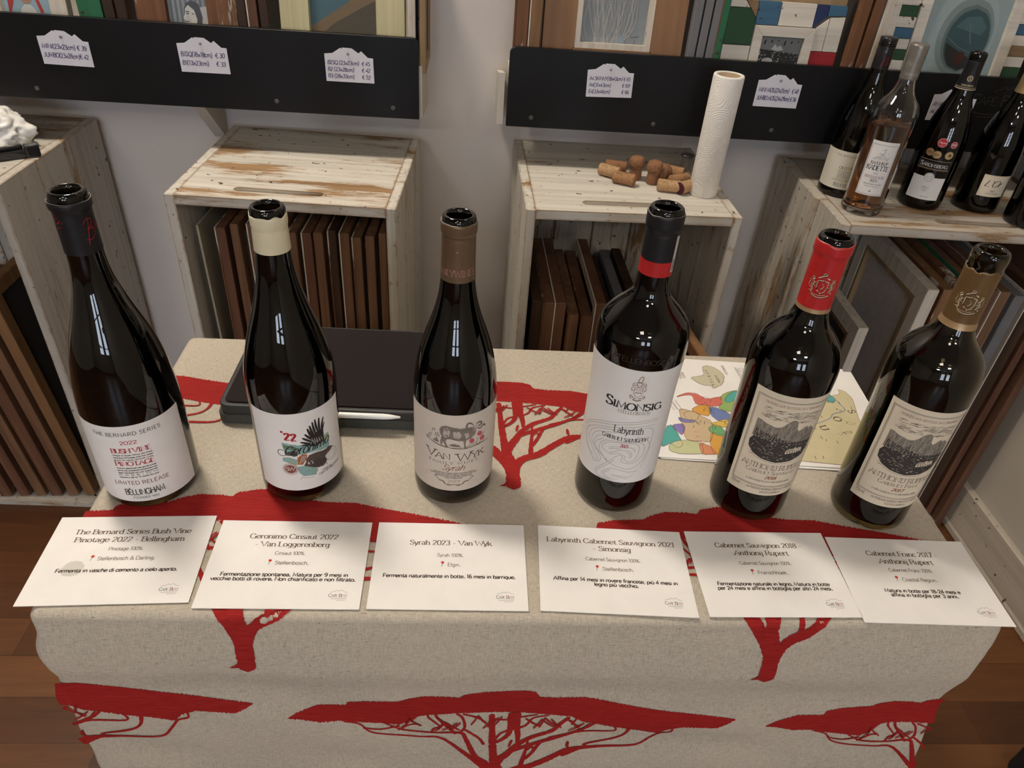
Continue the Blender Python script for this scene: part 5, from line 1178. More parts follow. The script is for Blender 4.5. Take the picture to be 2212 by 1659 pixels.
# price tags with the mountain outline
TAGS = [((-.7936, .1835), (-.7044, .1822), (-.7943, .227), ['MINI(23x23cm) € 39', 'JUMBO(23x28cm)€ 42'], 'price tag with two prices, 39 and 42 euros', 'left shelf'),
        ((-.5455, .1841), (-.4563, .1843), (-.544, .2293), ['B1SQ(18x18cm)  € 30', 'B1(13x23cm)     € 33'], 'price tag with two prices, 30 and 33 euros', 'left shelf'),
        ((-.2785, .1828), (-.1888, .1829), (-.2782, .2273), ['B2SQ (23x23cm)  € 45', 'B2 (23x28cm)      € 42', 'B3 (28x33cm)      € 52'], 'price tag with three prices from 42 to 52 euros', 'left shelf'),
        ((.2177, .1821), (.3067, .1846), (.2156, .2272), ['A4 SKINNY(18x43cm) € 65', 'A4(31x43cm)          € 69', 'E4(33x46cm)          € 66'], 'price tag with three prices from 65 to 69 euros', 'right shelf'),
        ((.5495, .1833), (.6371, .1829), (.5496, .2278), ['MINI MOS.(21x21cm)   € 48', 'JUMBO MOS.(24x29cm) € 56'], 'price tag right of the paper roll', 'right shelf'),
        ((.9064, .1763), (.9950, .1760), (.903, .221), ['A5 MOS.(25x31cm)  € 59', 'A4 MOS.(31x40cm)  € 76'], 'price tag half hidden behind the dark bottle with gold medals', 'right shelf')]
for i, (bl, br, tl, lines, lab, where) in enumerate(TAGS):
    w = math.hypot(br[0] - bl[0], br[1] - bl[1]); hh = tl[1] - bl[1]; ang = math.atan2(br[1] - bl[1], br[0] - bl[0])
    o = empty('price_tag', (bl[0], SY - .0012, TZ + bl[1]), 0, 'white handwritten %s, %s' % (lab, where), 'price tag', 'white price tags on the black shelves'); o.rotation_euler = (0, -ang, 0)
    k = w / .089; dx = tl[0] - bl[0]
    sh = lambda x, z: (x * k + dx * z / hh * 0, z)
    out = [(0, 0), (.089, 0), (.0885, hh), (.079, hh + .0005), (.067, hh + .0115), (.062, hh + .0075), (.050, hh + .0155), (.033, hh + .016), (.032, hh + .0135), (.0295, hh + .0155), (.014, hh + .0055), (-.0005, hh + .004)]
    m = MB().prism([sh(*q) for q in out], -.0008, 0.0)
    K = Ink(m, lambda u, v, l: Vector((u / 1000, -.0010 - l, v / 1000)))
    n = len(lines); vs = [30, 15] if n == 2 else [33, 21, 9]
    for tx, v in zip(lines, vs): K.text(tx, 4, v - 2, 7.6 if n == 2 else 6.6, 'hand', 1, align='l', W=79 if i != 5 else 76, jit=.05, boldness=1.15)
    m.build('card', [TAGP, INK_BL], o, fixn=False)
    MB().lathe([(0, 0), (.0022, 0), (.0024, .003), (.0018, .0045), (0, .005)], 14, M=Matrix.Translation((.043 * k, -.0009, hh + .006)) @ Matrix.Rotation(PI / 2, 4, 'X')).build('pin', plain('pin_metal', (.25, .23, .22), .35, .6), o, smooth=True)

# ================================================================== FRAMES ON THE SHELVES
def wallframe(label, x0, x1, h, bwid, th, outer, back, y, draw=None, dm=None, inner=None, lean=6.0, group='framed pictures on the wall shelves', edge=None, rz=0.0):
    M = Matrix.Translation(((x0 + x1) / 2, y, SHZ + .0012)) @ Matrix.Rotation(math.radians(-lean), 4, 'X')
    return frame(label, x1 - x0, h, bwid, th, outer, back, M, group, inner=inner, draw=draw, dm=dm, edge=edge)
def edge_frame(label, x, th, h, outer, group, y0=1.487, d=.145, edge=None, lean=0.0):
    return side_frame(label, x, y0, y0 + d, SHZ + .0012, SHZ + h, th, outer, 'blackboard', group, bw=.02, edge=edge, lean=lean)
C_SKY = ink('photo_sky_blue', (.25, .36, .42)); C_SKIN = ink('photo_skin_tone', (.35, .20, .14)); C_RED = ink('photo_red', (.35, .05, .05)); C_WHT = ink('photo_white', (.5, .5, .48))
def ph_sky(K):
    K.fill([(-36, 60), (-32, 60), (-24, 78), (-30, 100), (-34, 100)], 1, .0001); K.fill([(20, 60), (26, 62), (16, 100), (10, 100)], 1, .0001)
    K.fill([(-16, 50), (14, 50), (12, 66), (4, 74), (-6, 74), (-14, 66)], 2, .0001); K.disc(-2, 86, 10, 3, .0002, ry=12); K.fill([(-13, 90), (10, 90), (8, 100), (-10, 100)], 2, .0003)
wallframe('pale framed photo of a person under a blue sky, left end of left shelf', -.890, -.7435, .24, .030, .020, 'white', C_SKY, 1.496, ph_sky, [C_RED, C_WHT, C_SKIN])
edge_frame('green painted frame edge beside the sky photo on the left shelf', -.7165, .042, .22, 'green', 'framed pictures on the wall shelves')
for i, x in enumerate((-.672, -.650)): edge_frame(['dark frame stored on edge right of the green one', 'dark frame stored on edge left of the peeling frame'][i] + ', left shelf', x, .019, .25, 'dark', 'dark frames on edge on the left shelf')
C_DK = ink('photo_slate', (.13, .15, .17)); C_MD = ink('photo_mid_grey', (.23, .26, .28)); C_LT = ink('photo_light_grey', (.42, .42, .42)); C_VD = ink('photo_black', (.03, .03, .03))
def ph_face(K):
    for i in range(8): K.fill([(-38 + i * 9, 55), (-33 + i * 9, 55), (-33 + i * 9, 160), (-38 + i * 9, 160)], 1, .0001, dv=20, du=99)
    K.fill([(8, 55), (38, 55), (38, 90), (20, 88), (14, 76)], 2, .0002, dv=3, du=60)
    K.fill([(-6, 50), (20, 50), (24, 70), (20, 92), (8, 98), (-2, 94), (-8, 84), (-10, 70)], 5, .0003, dv=2, du=99); K.fill([(-8, 52), (10, 52), (14, 66), (10, 82), (0, 90), (-6, 84), (-8, 74), (-11, 68), (-8, 64)], 3, .0005, dv=1.5); K.fill([(-6, 52), (2, 52), (4, 64), (-2, 74), (-7, 70)], 2, .0006, dv=1.5); K.line([(-6, 78), (-2, 79.5), (1, 78)], 1.2, 4, .0007, smooth=True); K.line([(-5, 75), (-2, 76), (0, 75)], 1.4, 4, .0007); K.line([(5, 76), (9, 75)], 1.2, 4, .0007); K.line([(-8, 62), (-4, 62.6), (-1, 61.5)], 1.2, 4, .0007)
wallframe('brown frame with peeling white paint around a blue-grey portrait photo, left shelf', -.622, -.439, .25, .055, .024, 'peel', C_DK, 1.496, ph_face, [C_MD, C_LT, C_WHT, C_VD, ink('photo_dark_slate', (.075, .085, .10))])
for i, (x, k, e) in enumerate(((-.434, 'dark', None), (-.414, 'red', 'white'), (-.394, 'dark', None))): edge_frame(['dark frame on edge right of the peeling frame, left shelf', 'frame on edge with a white edge line, left shelf', 'dark frame on edge left of the cream frame, left shelf'][i], x, .016, .23 + .01 * i, k, 'dark frames on edge on the left shelf', edge=e)
C_DUNE = ink('photo_dune', (.17, .125, .08)); C_DUN2 = ink('photo_dark_dune', (.085, .075, .06)); C_TEAL = ink('photo_teal_sky', (.07, .13, .16))
def ph_dune(K):
    K.fill([(-64, 40), (64, 40), (64, 150), (30, 126), (-10, 100), (-64, 66)], 1, .0001, dv=2, du=200); K.fill([(-60, 40), (64, 40), (64, 120), (30, 102), (-20, 74)], 2, .0002, dv=2, du=200)
wallframe('cream frame around a photo of a sand dune, right end of left shelf', -.361, -.132, .26, .053, .026, 'cream', C_TEAL, 1.494, ph_dune, [C_DUNE, C_DUN2])
edge_frame('white frame on edge right of the cream frame, left shelf', -.1255, .014, .22, 'white', 'frames on edge at the shelf ends')
edge_frame('light brown frame on edge at the right tip of the left shelf', -.1040, .012, .24, 'oak', 'frames on edge at the shelf ends', y0=1.488)
# right shelf
edge_frame('peeling wood frame on edge at the left tip of the right shelf', .0770, .020, .25, 'peel', 'frames on edge at the shelf ends'); edge_frame('yellowish worn frame on edge, second from the left tip of the right shelf', .1010, .020, .23, 'honey', 'frames on edge at the shelf ends', edge='white')
def ph_hair(K):
    rnd = random.Random(4)
    for i in range(42):
        u = -58 + i * 2.4; K.line([(u, 150), (u + rnd.uniform(-12, 14), 100), (u * .5 + rnd.uniform(-14, 14) - 6, 62)], rnd.uniform(.8, 2.2), 1 if i % 2 else 2, .0001 + .00002 * i, smooth=True)
    K.fill([(-66, 40), (62, 40), (62, 62), (20, 66), (-20, 60), (-66, 62)], 2, .001, dv=2, du=200); K.fill([(6, 50), (26, 50), (22, 84), (12, 90)], 4, .0012, dv=2, du=99); K.line([(44, 50), (44, 80)], 1.2, 3, .0012); K.line([(36, 84), (52, 86)], 2, 3, .0012)
o = wallframe('caramel frame with a white inner border around a grey photo of long hair, right shelf', .1266, .3962, .27, .062, .028, 'caramel', C_MD, 1.492, ph_hair, [ink('photo_hair_light', (.31, .31, .31)), ink('photo_hair_pale', (.37, .365, .36)), C_DK, ink('photo_pale_blue', (.24, .30, .35))], inner='white')
for i, x in enumerate((.4045, .4225, .4405)): edge_frame(['grey frame on edge next to the caramel frame, right shelf', 'middle one of three grey frames on edge, right shelf', 'grey frame on edge nearest the mosaic frame, right shelf'][i], x, .015, .25, 'grey', 'grey frames on edge on the right shelf')
edge_frame('thin green and white frame on edge beside the star mosaic frame', .4565, .012, .22, 'green', 'frames on edge at the shelf ends', edge='peel')
# mosaic frame: coloured boards around a small white frame
MO = {k: painted_wood('mosaic_' + k, c, (.2, .12, .07), a, 0, 1.3, seed=i * 2.1) for i, (k, c, a) in enumerate((('white', (.64, .60, .53), .30), ('green', (.025, .075, .035), .27), ('blue', (.05, .13, .22), .30), ('navy', (.02, .035, .11), .28), ('red', (.33, .02, .025), .27), ('brown', (.24, .16, .09), .4)))}
def boards(o, items, y0, y1):
    for (nm, poly) in items:
        MB().prism([(u / 1000, v / 1000) for u, v in poly], y0, y1).build('painted_board', MO[nm], o, fixn=True, bevel=.0006)
o = empty('mosaic_frame', (0, 0, 0), 0, 'mosaic frame of white, green, blue and red boards around a small crowd photo', 'picture frame', 'framed pictures on the wall shelves')
o.matrix_world = Matrix.Translation((.4738, 1.494, SHZ + .0012)) @ Matrix.Rotation(math.radians(-5), 4, 'X')
MB().box(0, .227, .012, .026, 0, .20).build('base_board', FW['oak'], o)
boards(o, [('white', [(0, 0), (54, 0), (54, 84), (0, 84)]), ('green', [(0, 85), (54, 85), (54, 132), (40, 148), (0, 148)]), ('white', [(0, 149), (39, 149), (28, 162), (0, 162)]), ('brown', [(40, 149), (54, 133), (54, 162), (30, 162)]), ('blue', [(55, 122), (98, 122), (98, 162), (55, 162)]), ('white', [(99, 122), (166, 122), (166, 162), (99, 162)]),
           ('navy', [(167, 122), (190, 142), (190, 162), (167, 162)]), ('blue', [(191, 143), (226, 145), (226, 162), (191, 162)]), ('white', [(174, 82), (196, 82), (196, 140), (174, 122)]), ('white', [(197, 82), (226, 82), (226, 143), (197, 141)]), ('red', [(174, 0), (226, 0), (226, 81), (174, 81)])], 0, .0118)
m = MB()
for q in ([(55, 0), (173, 0), (155, 18), (73, 18)], [(173, 0), (173, 121), (155, 103), (155, 18)], [(173, 121), (55, 121), (73, 103), (155, 103)], [(55, 121), (55, 0), (73, 18), (73, 103)]): m.prism([(u / 1000, v / 1000) for u, v in q], -.004, .0118)
fr_ = m.build('inner_frame', MO['white'], o, fixn=True, bevel=.0008)
m = MB().box(.073, .155, .004, .010, .018, .103); K = Ink(m, lambda u, v, l: Vector((u / 1000, .004 - .0002 - l, v / 1000))); rnd = random.Random(9)
K.fill([(74, 80), (154, 74), (154, 102), (74, 102)], 1, .0001, dv=2, du=99); K.fill([(74, 56), (154, 60), (154, 74), (74, 78)], 3, .00015, dv=2, du=99)
for i in range(150): K.disc(rnd.uniform(75, 153), rnd.uniform(48, 76), rnd.uniform(.6, 1.5), rnd.choice((1, 2, 3)), .0003, n=6)
K.fill([(97, 80), (104, 90), (108, 84), (114, 88), (122, 80), (110, 77)], 2, .0003, dv=1.5); K.disc(94, 60, 11, 2, .0004, ry=5); K.disc(97, 50, 15, 3, .00045, ry=7); K.disc(128, 46, 8, 2, .0004, ry=4)
for i in range(6): K.line([(82 + i * 13, 88 + (i % 3) * 4), (84 + i * 13, 96)], 3, 3, .0004)
m.build('photo', [ink('photo_dark_grey', (.055, .055, .055)), ink('photo_haze_grey', (.17, .18, .18)), C_LT, C_VD], fr_)
for i, (x, k) in enumerate(((.7155, 'peel'), (.7385, 'peel'), (.7605, 'white'))): edge_frame(['brown and white frame on edge beside the red board, right shelf', 'brown and white frame on edge, middle of the stack, right shelf', 'white frame on edge next to the striped mosaic frame, right shelf'][i], x, .018, .24, k, 'frames on edge at the shelf ends')
# striped mosaic frame with an aircraft window photo
o = empty('mosaic_frame', (0, 0, 0), 0, 'mosaic frame with striped sides around a photo of an aircraft window', 'picture frame', 'framed pictures on the wall shelves')
o.matrix_world = Matrix.Translation((.7790, 1.494, SHZ + .0012)) @ Matrix.Rotation(math.radians(-5), 4, 'X')
MB().box(0, .300, .012, .026, 0, .27).build('base_board', FW['oak'], o)
for (xa, xb) in ((22, 58), (262, 299)):
    seq = ['red', 'brown', 'navy', 'white', 'green', 'white', 'blue', 'white', 'green', 'white', 'navy', 'white', 'green', 'white'] if xa < 100 else ['white', 'brown', 'white', 'green', 'white', 'brown', 'white', 'blue', 'white', 'navy', 'white', 'green', 'white', 'brown']
    for i, cn in enumerate(seq): boards(o, [(cn, [(xa, i * 19 + .3), (xb, i * 19 + .3), (xb, i * 19 + 18.7), (xa, i * 19 + 18.7)])], 0, .0118)
boards(o, [('white', [(0, 0), (21, 0), (21, 266), (0, 266)]), ('white', [(59, 0), (80, 0), (80, 266), (59, 266)]), ('white', [(240, 0), (261, 0), (261, 266), (240, 266)])], -.003, .0118)
m = MB().box(.080, .240, .004, .010, .0, .266); K = Ink(m, lambda u, v, l: Vector((u / 1000, .004 - .0002 - l, v / 1000)))
K.disc(160, 128, 66, 5, .00005, ry=86, n=48); K.disc(166, 122, 54, 1, .0001, ry=70, n=48); K.disc(170, 120, 46, 6, .0002, ry=60, n=48); K.disc(172, 118, 42, 2, .0003, ry=55, n=48)
K.fill([(134, 112), (150, 104), (186, 88), (206, 84), (196, 74), (172, 64), (150, 72), (138, 90)], 3, .0005, dv=1.5); K.line([(132, 122), (158, 106), (206, 90)], 1.5, 4, .0006); K.fill([(142, 140), (160, 158), (186, 160), (204, 142), (196, 128), (168, 134)], 7, .0004, dv=2); K.disc(170, 86, 9, 8, .0006, ry=12); K.line([(168, 150), (176, 126), (182, 112)], 2.5, 4, .0005, smooth=True)
m.build('photo', [ink('photo_pale_aqua', (.26, .33, .34)), ink('photo_ring_shadow', (.19, .245, .25)), ink('photo_deep_teal', (.045, .085, .095)), C_VD, ink('photo_teal_grey', (.10, .145, .15)), ink('photo_aqua_rim', (.29, .36, .37)), ink('photo_inner_ring', (.12, .16, .165)), ink('photo_teal_cloud', (.07, .13, .14)), ink('photo_dark_red', (.06, .022, .018))], o)
edge_frame('grey frame on edge right of the striped mosaic frame', 1.092, .02, .24, 'grey', 'grey frames on edge on the right shelf')

# ================================================================== ON THE CRATES
CT = CH + .0004
# paper towel roll
pr = MB().lathe([(.0205, .0005), (.0265, .0), (.0275, .002), (.0277, .220), (.0268, .2225), (.0205, .2222), (.0205, .0005)], 72)
m, nt, b_ = nodes_of('embossed_towel'); v = coords(nt, (1, 1, 1))
vo = N(nt, 'ShaderNodeTexVoronoi'); vo.inputs['Scale'].default_value = 26; nt.links.new(v, vo.inputs['Vector'])
mu = N(nt, 'ShaderNodeMath', operation='MULTIPLY'); nt.links.new(vo.outputs['Distance'], mu.inputs[0]); mu.inputs[1].default_value = 62
sn = N(nt, 'ShaderNodeMath', operation='SINE'); nt.links.new(mu.outputs[0], sn.inputs[0]); bump(nt, b_, sn.outputs[0], .30, .0009)
nt.links.new(ramp(nt, noise_tex(nt, v, 30, 2), [(.3, (.70, .68, .65)), (.7, (.76, .74, .71))]), b_.inputs['Base Color']); b_.inputs['Roughness'].default_value = .9
r = empty('paper_towel_roll', (.4560, 1.368, CT), 0, 'white embossed paper towel roll standing on the crate beside the corks', 'paper roll')
pr.build('paper', m, r, smooth=True); MB().lathe([(.0204, .001), (.0204, .2215), (.0195, .2218), (.0195, .001), (.0204, .001)], 40).build('cardboard_core', plain('cardboard', (.33, .24, .16), .9), r, smooth=True)
# corks
M_CK = [None] * 3
for i, c in enumerate(((.47, .29, .15), (.36, .19, .09), (.27, .125, .06))):
    m, nt, b_ = nodes_of('cork'); v = coords(nt); f = noise_tex(nt, v, 170, 5, .7); g2 = noise_tex(nt, v, 60, 3)
    k1 = ramp(nt, f, [(.33, tuple(a * .35 for a in c)), (.45, tuple(a * .85 for a in c)), (.7, c)]); nt.links.new(k1, b_.inputs['Base Color']); b_.inputs['Roughness'].default_value = .85; bump(nt, b_, f, .4, .001); M_CK[i] = m
M_STN = ink('wine_stained_end', (.06, .012, .025))
def cork(x, y, z, yaw, mi, label, pitch=0.0, L=.044, r=.0118, champ=False, stain=False, txt=None, roll=0.0):
    mb = MB()
    if champ: prof = [(0, 0), (.0115, .0), (.0128, .002), (.0125, .012), (.0118, .019), (.0120, .022), (.0145, .026), (.0158, .031), (.0155, .038), (.0135, .043), (.009, .0455), (0, .046)]
    else: prof = [(0, 0), (r - .0015, 0), (r, .0012), (r * 1.0, L / 2), (r, L - .0012), (r - .0015, L), (0, L)]
    mb.lathe(prof, 32, mfun=(lambda k: 1 if (stain and k >= 4) else 0))
    if txt:
        K = Ink(mb, lambda u, v, l: Vector(((r + .0003) * math.cos(u / 1000 / r), (r + .0003) * math.sin(u / 1000 / r), L / 2 + v / 1000)))
        for i, tx in enumerate(txt): K.text(tx, (i - .5) * 6.5 if len(txt) > 1 else 0, 0, 4.4, 'serifb', 2, rot=PI / 2, W=30 if len(tx) > 5 else 18)
    o = mb.build('cork', [M_CK[mi], M_STN, ink('cork_print', (.12, .06, .035))], smooth=True); smooth_by_angle(o, 50)
    if champ and abs(pitch) < .01: o.matrix_world = Matrix.Translation((x, y, z)) @ Matrix.Rotation(yaw, 4, 'Z')
    else: o.matrix_world = Matrix.Translation((x, y, z)) @ Matrix.Rotation(yaw, 4, 'Z') @ Matrix.Rotation(PI / 2 + pitch, 4, 'Y') @ Matrix.Rotation(roll, 4, 'Z') @ Matrix.Translation((0, 0, -L / 2))
    return tag(o, label, 'cork', 'used corks on the crate')
R0 = .0119
cork(.2790, 1.4330, CT + R0, -.60, 0, 'pale printed cork at the left end of the cork pile', txt=['DI WINE'], roll=PI * .9)
cork(.3030, 1.3960, CT + R0, -.46, 1, 'orange-brown printed cork lying in front of the left mushroom cork', txt=['ANNO', 'DOMINI'], roll=PI * .9)
cork(.2960, 1.4620, CT + R0, -.2, 2, 'dark cork lying at the back left of the cork pile')
cork(.3310, 1.4290, CT, 0, 2, 'left of the two upright mushroom-shaped sparkling wine corks', champ=True)
cork(.3630, 1.4090, CT, .8, 2, 'right of the two upright mushroom-shaped sparkling wine corks', champ=True)
cork(.3880, 1.4330, CT + .0150, 1.1, 2, 'mushroom cork lying behind the pale front cork', champ=True, pitch=.12, L=.046)
cork(.4130, 1.4480, CT + R0, -.5, 1, 'brown cork lying farthest back near the wire cage')
cork(.4150, 1.4030, CT + R0, .45, 1, 'brown cork between the pale front cork and the back cork', L=.042)
cork(.3870, 1.3690, CT + R0, -.16, 0, 'pale printed cork lying nearest the front edge', txt=['ATIS', 'VITIANIA'], roll=PI * .95)
cork(.4190, 1.3650, CT + .0125, .62 + PI, 0, 'cork with a dark wine-stained end touching the paper roll', stain=True, L=.036, r=.0120)
# wire cage
w = MB(); rr, hh = .0145, .040
for i in range(4):
    a = PI / 4 + PI / 2 * i; P = []
    for k in range(25):
        t_ = k / 24; q = rr - .0035 * t_; tw = .0009
        P.append((q * math.cos(a) + tw * math.cos(k * 1.9), q * math.sin(a) + tw * math.sin(k * 1.9), hh * t_ + .0008))
    w.tube(P, .0006, 6)
w.tube([(rr * math.cos(2 * PI * i / 24), rr * math.sin(2 * PI * i / 24), .008) for i in range(25)], .0006, 6)
r = empty('wire_cage', (.4420, 1.4700, CT), .3, 'small twisted wire cage of a sparkling wine cork, left of the paper roll', 'wire cage')
w.build('wire', plain('steel_wire', (.35, .34, .33), .35, .8), r, smooth=True)
MB().lathe([(0, .0432), (.009, .0432), (.0135, .0415), (.0142, .0395), (.0136, .0385), (0, .0400)], 32).build('cap_disc', plain('black_cap_disc', (.015, .015, .018), .3), r, smooth=True)
# white plastic bag and black gadget on the left crate
bm = bmesh.new(); bmesh.ops.create_icosphere(bm, subdivisions=5, radius=1.0)
for vv in bm.verts:
    p = vv.co.copy(); q = p * 1.0
    d = .95 + .34 * noise.noise(p * 1.3 + Vector((3, 1, 2))) + .42 * (.35 - abs(noise.noise(p * 1.9 + Vector((7, 0, 0))))) + .22 * (.3 - abs(noise.noise(p * 3.8 + Vector((1, 5, 0))))) + .07 * (.3 - abs(noise.noise(p * 9)))
    vv.co = Vector((q.x * .070 * d, q.y * .062 * d, max(-.030, q.z * .042 * d)))
for f in bm.faces: f.smooth = True
me = bpy.data.meshes.new('plastic_bag'); bm.to_mesh(me); bm.free()
m = plain('white_plastic_film', (.72, .71, .70), .35, 0, .03); m.node_tree.nodes['Principled BSDF'].inputs['Subsurface Weight'].default_value = .15; m.node_tree.nodes['Principled BSDF'].inputs['Subsurface Radius'].default_value = (.02, .02, .02)
me.materials.append(m); o = bpy.data.objects.new('plastic_bag', me); COL.objects.link(o); o.location = (-.915, 1.432, CT + .0305); tag(o, 'crumpled white plastic bag on top of the left crate', 'bag')
g_ = empty('corkscrew', (-.862, 1.352, CT), math.radians(36), 'shiny black corkscrew lying in front of the white plastic bag', 'corkscrew')
M_GK = plain('glossy_black_plastic', (.012, .012, .014), .08, 0, .1, spec=.6)
slab(.052, .0085, .006, .001, .016).build('handle', M_GK, g_, bevel=.003, seg=3)
o = slab(.030, .0055, .004, .0165, .023).build('lever', M_GK, g_, bevel=.002, seg=2); o.location = (.012, .002, 0); o.rotation_euler = (0, 0, .12)
o = slab(.012, .011, .004, .001, .022).build('hinge_block', M_GK, g_, bevel=.002, seg=2); o.location = (.055, 0, 0)

# ---- closed bottles on the corner crate
GB = 'closed bottles on the corner crate'
KB = lambda rb, h: [(0, rb), (.06, rb), (.11, rb + .0002), (.14, rb - .0025), (.165, rb - .0075), (.185, rb - .0135), (.205, rb * .47 + .001), (.225, .0165), (.245, .0148), (h - .03, .0140), (h, .0140)]
A1 = Bottle(.7510, 1.4180, CT, KB(.0415, .292), .290, 'dark bottle with black screw cap, half behind the rose wine bottle', GB, fill=.2)
M_SCREWK = plain('black_screw_cap', (.012, .012, .014), .3); M_REDCAP = plain('dark_red_cap_print', (.20, .012, .018), .4)
def sc(mats, bot, z0, z1, cat=None, ridges=True, draw=None):
    mb = MB(); rr = .0152; P = [(rr - .0006, z0), (rr, z0 + .001)]
    z = z0 + .002
    while z < z1 - .024: P.append((rr, z)); z += .004
    for i in range(5): P += [(rr + .0004, z1 - .022 + i * .0034), (rr + (.0004 if not ridges else -.0006), z1 - .0205 + i * .0034)]
    P += [(rr + .0003, z1 - .004), (rr - .0002, z1 - .001), (rr - .0016, z1), (0, z1 + .0002)]
    mb.lathe(P, 56)
    if draw: draw(lambda ac: Ink(mb, lambda u, v, l: Vector(((rr + .0003 + l) * math.cos(-PI / 2 + ac + u / 1000 / rr), (rr + .0003 + l) * math.sin(-PI / 2 + ac + u / 1000 / rr), z0 + v / 1000))))
    return mb.build('screw_cap', mats, bot.o, smooth=True)
sc([M_SCREWK, INK_R], A1, .232, .2925, draw=lambda f: (f(.3).line([(-5, 10), (0, 24), (6, 28), (4, 14), (9, 20)], .9, 1, smooth=True), f(-.4).line([(-5, 30), (5, 34)], 1.6, 1)))
def la1(K):
    K.text('THE BERNARD SERIES', 6, 64, 3.6, 'wide', 1, W=58, tr=3); K.text('OLD VINE', 6, 40, 5, 'serifb', 2, W=34)
    for i in range(6): K.text('grown on old vines and matured in oak', 6, 36.5 - i * 1.9 - (5 if i > 2 else 0), 1.3, 'bold', 1, W=32, n=2)
    K.text('CHENIN', 6, 27.4, 4, 'serifb', 1, W=30); K.text('LIMITED RELEASE', 6, 16, 3.6, 'wide', 2, W=48, tr=2); K.text('BELLINGHAM', 6, 5.5, 6.4, 'serifb', 1, W=36, boldness=1.2)
A1.label(0, .018, .092, -52, 52, [paper('ivory_label_paper', (.62, .58, .49)), INK_G, INK_OL], la1)
A2 = Bottle(.7600, 1.3270, CT, [(0, .0375), (.06, .0378), (.12, .0382), (.16, .0390), (.175, .0390), (.19, .0378), (.2, .0345), (.21, .0275), (.22, .0205), (.235, .0160), (.25, .0142), (.298, .0140)], .298,
            'clear bottle of rose wine with a silver screw cap', GB, glassm=M_CLEAR, fill=.170, wine=M_ROSE)
M_SIL = plain('silver_cap', (.24, .225, .205), .38, .6, .06)
sc([M_SIL, INK_LG], A2, .243, .3005, ridges=False, draw=lambda f: (f(0).line([(-14, 6), (14, 6)], .9, 1), f(0).text('KANONKOP', 6, 8, 4, 'caps', 1, W=26), f(-.5).line([(-4, 22), (0, 30), (4, 24), (6, 30)], .7, 1, smooth=True)))
def la2(K):
    K.rect(-22.6, 22.6, 2, 94, .3, 1); K.rect(-21.8, 21.8, 2.8, 93.2, .2, 1)
    K.line([(-13, 66), (-6, 73), (-2, 70), (2, 76), (7, 71), (13, 66)], .6, 3, smooth=True); K.line([(-14, 68), (-4, 79), (0, 77), (10, 80)], .7, 3); K.line([(-3, 74), (4, 83), (2, 77)], .8, 3); K.line([(-1, 85), (3, 85), (3, 88)], 1.2, 3)
    for i in range(12): K.line([(-11 + i * 2, 66 + (i % 3)), (-8 + i * 2, 71 + (i % 4))], .35, 3)
    K.text('KANONKOP', 0, 58.5, 5.2, 'caps', 1, W=30, boldness=1.3); K.text('KADETTE', 0, 48, 8.2, 'caps', 1, W=39, boldness=1.25)
    K.text('DRY', 0, 40.6, 3.4, 'caps', 3, W=8); K.text('PINOTAGE ROSÉ'.replace('É', 'E'), 0, 32.8, 4.6, 'caps', 2, W=34); K.text('2023', 0, 26, 4.8, 'serif', 1, W=13)
    K.text('Made and bottled on the estate', 0, 20.6, 2.6, 'script', 1, W=32); K.text('PRODUCT OF SOUTH AFRICA', 0, 16.4, 1.5, 'bold', 3, W=24); K.fill([(-2.4, 7), (2.4, 7), (0, 11.4)], 3, 0, dv=.4)
A2.label(.12, .042, .142, -24, 24, [LABEL_W, INK_K, INK_RB, INK_G], la2)
A3 = Bottle(.9010, 1.3760, CT, KB(.0412, .285), .285, 'dark bottle with gold and red medal stickers and a black neck foil', GB, fill=.2)
def cap3(K_): 
    K = K_(.15); K.ring(0, 20, 4.4, .7, 1); K.ring(0, 20, 3.4, .3, 1); K.line([(-1.5, 18), (0, 22), (1.5, 18)], .6, 1, smooth=True); K.text('SARONSBERG', 0, 7, 2.6, 'caps', 1, W=22); K.line([(-30, 4.4), (30, 4.4)], .5, 1, step=3); K.line([(-30, 1.6), (30, 1.6)], 1.1, 1, step=3)
A3.capsule(.222, .2715, [M_CAPK, GOLDINK, M_CAPK], draw=cap3, seed=7)
def la3(K):
    K.fill([(-30, 61), (30, 61), (30, 73.5), (-30, 73.5)], 3, -.0001, dv=3)
    K.text('Saronsberg', 0, 63.6, 7.4, 'caps', 0, W=50, sc=True, boldness=1.1); K.line([(-29, 76), (29, 76)], .5, 4, step=3); K.line([(-29, 60), (29, 60)], .5, 4, step=3); K.line([(-29, 58.4), (29, 58.4)], .25, 4, step=3)
A3.label(.05, .022, .066, -30, 31, [LABEL_W, INK_K, INK_G, GOLDINK], lambda K: (K.disc(0, 44, 9, 0, .0002), K.ring(0, 44, 8.2, .6, 2, .0004), K.ring(0, 44, 6.6, .25, 2, .0004), [K.line([(math.cos(a) * 1, 40 + 1.4 * i), (math.cos(a) * 5, 42 + 1.4 * i)], .6, 2, .0004) for i, a in enumerate((0, PI, 0, PI, 0))], K.text('SHIRAZ', 0, 22, 3.8, 'caps', 2, W=14), K.text('2020', 0, 16.6, 3.4, 'caps', 2, W=8), K.text('South Africa', 4, 4.6, 3, 'script', 2, W=15), K.line([(-28, 6), (-6, 6)], .25, 3), K.line([(14, 6), (29, 6)], .25, 3)))
mb = MB(); la3(Ink(mb, A3.fn(.05, .022, .0004))); mb.build('name_band', [LABEL_W, INK_K, INK_G, INK_K, GOLDINK], A3.o)
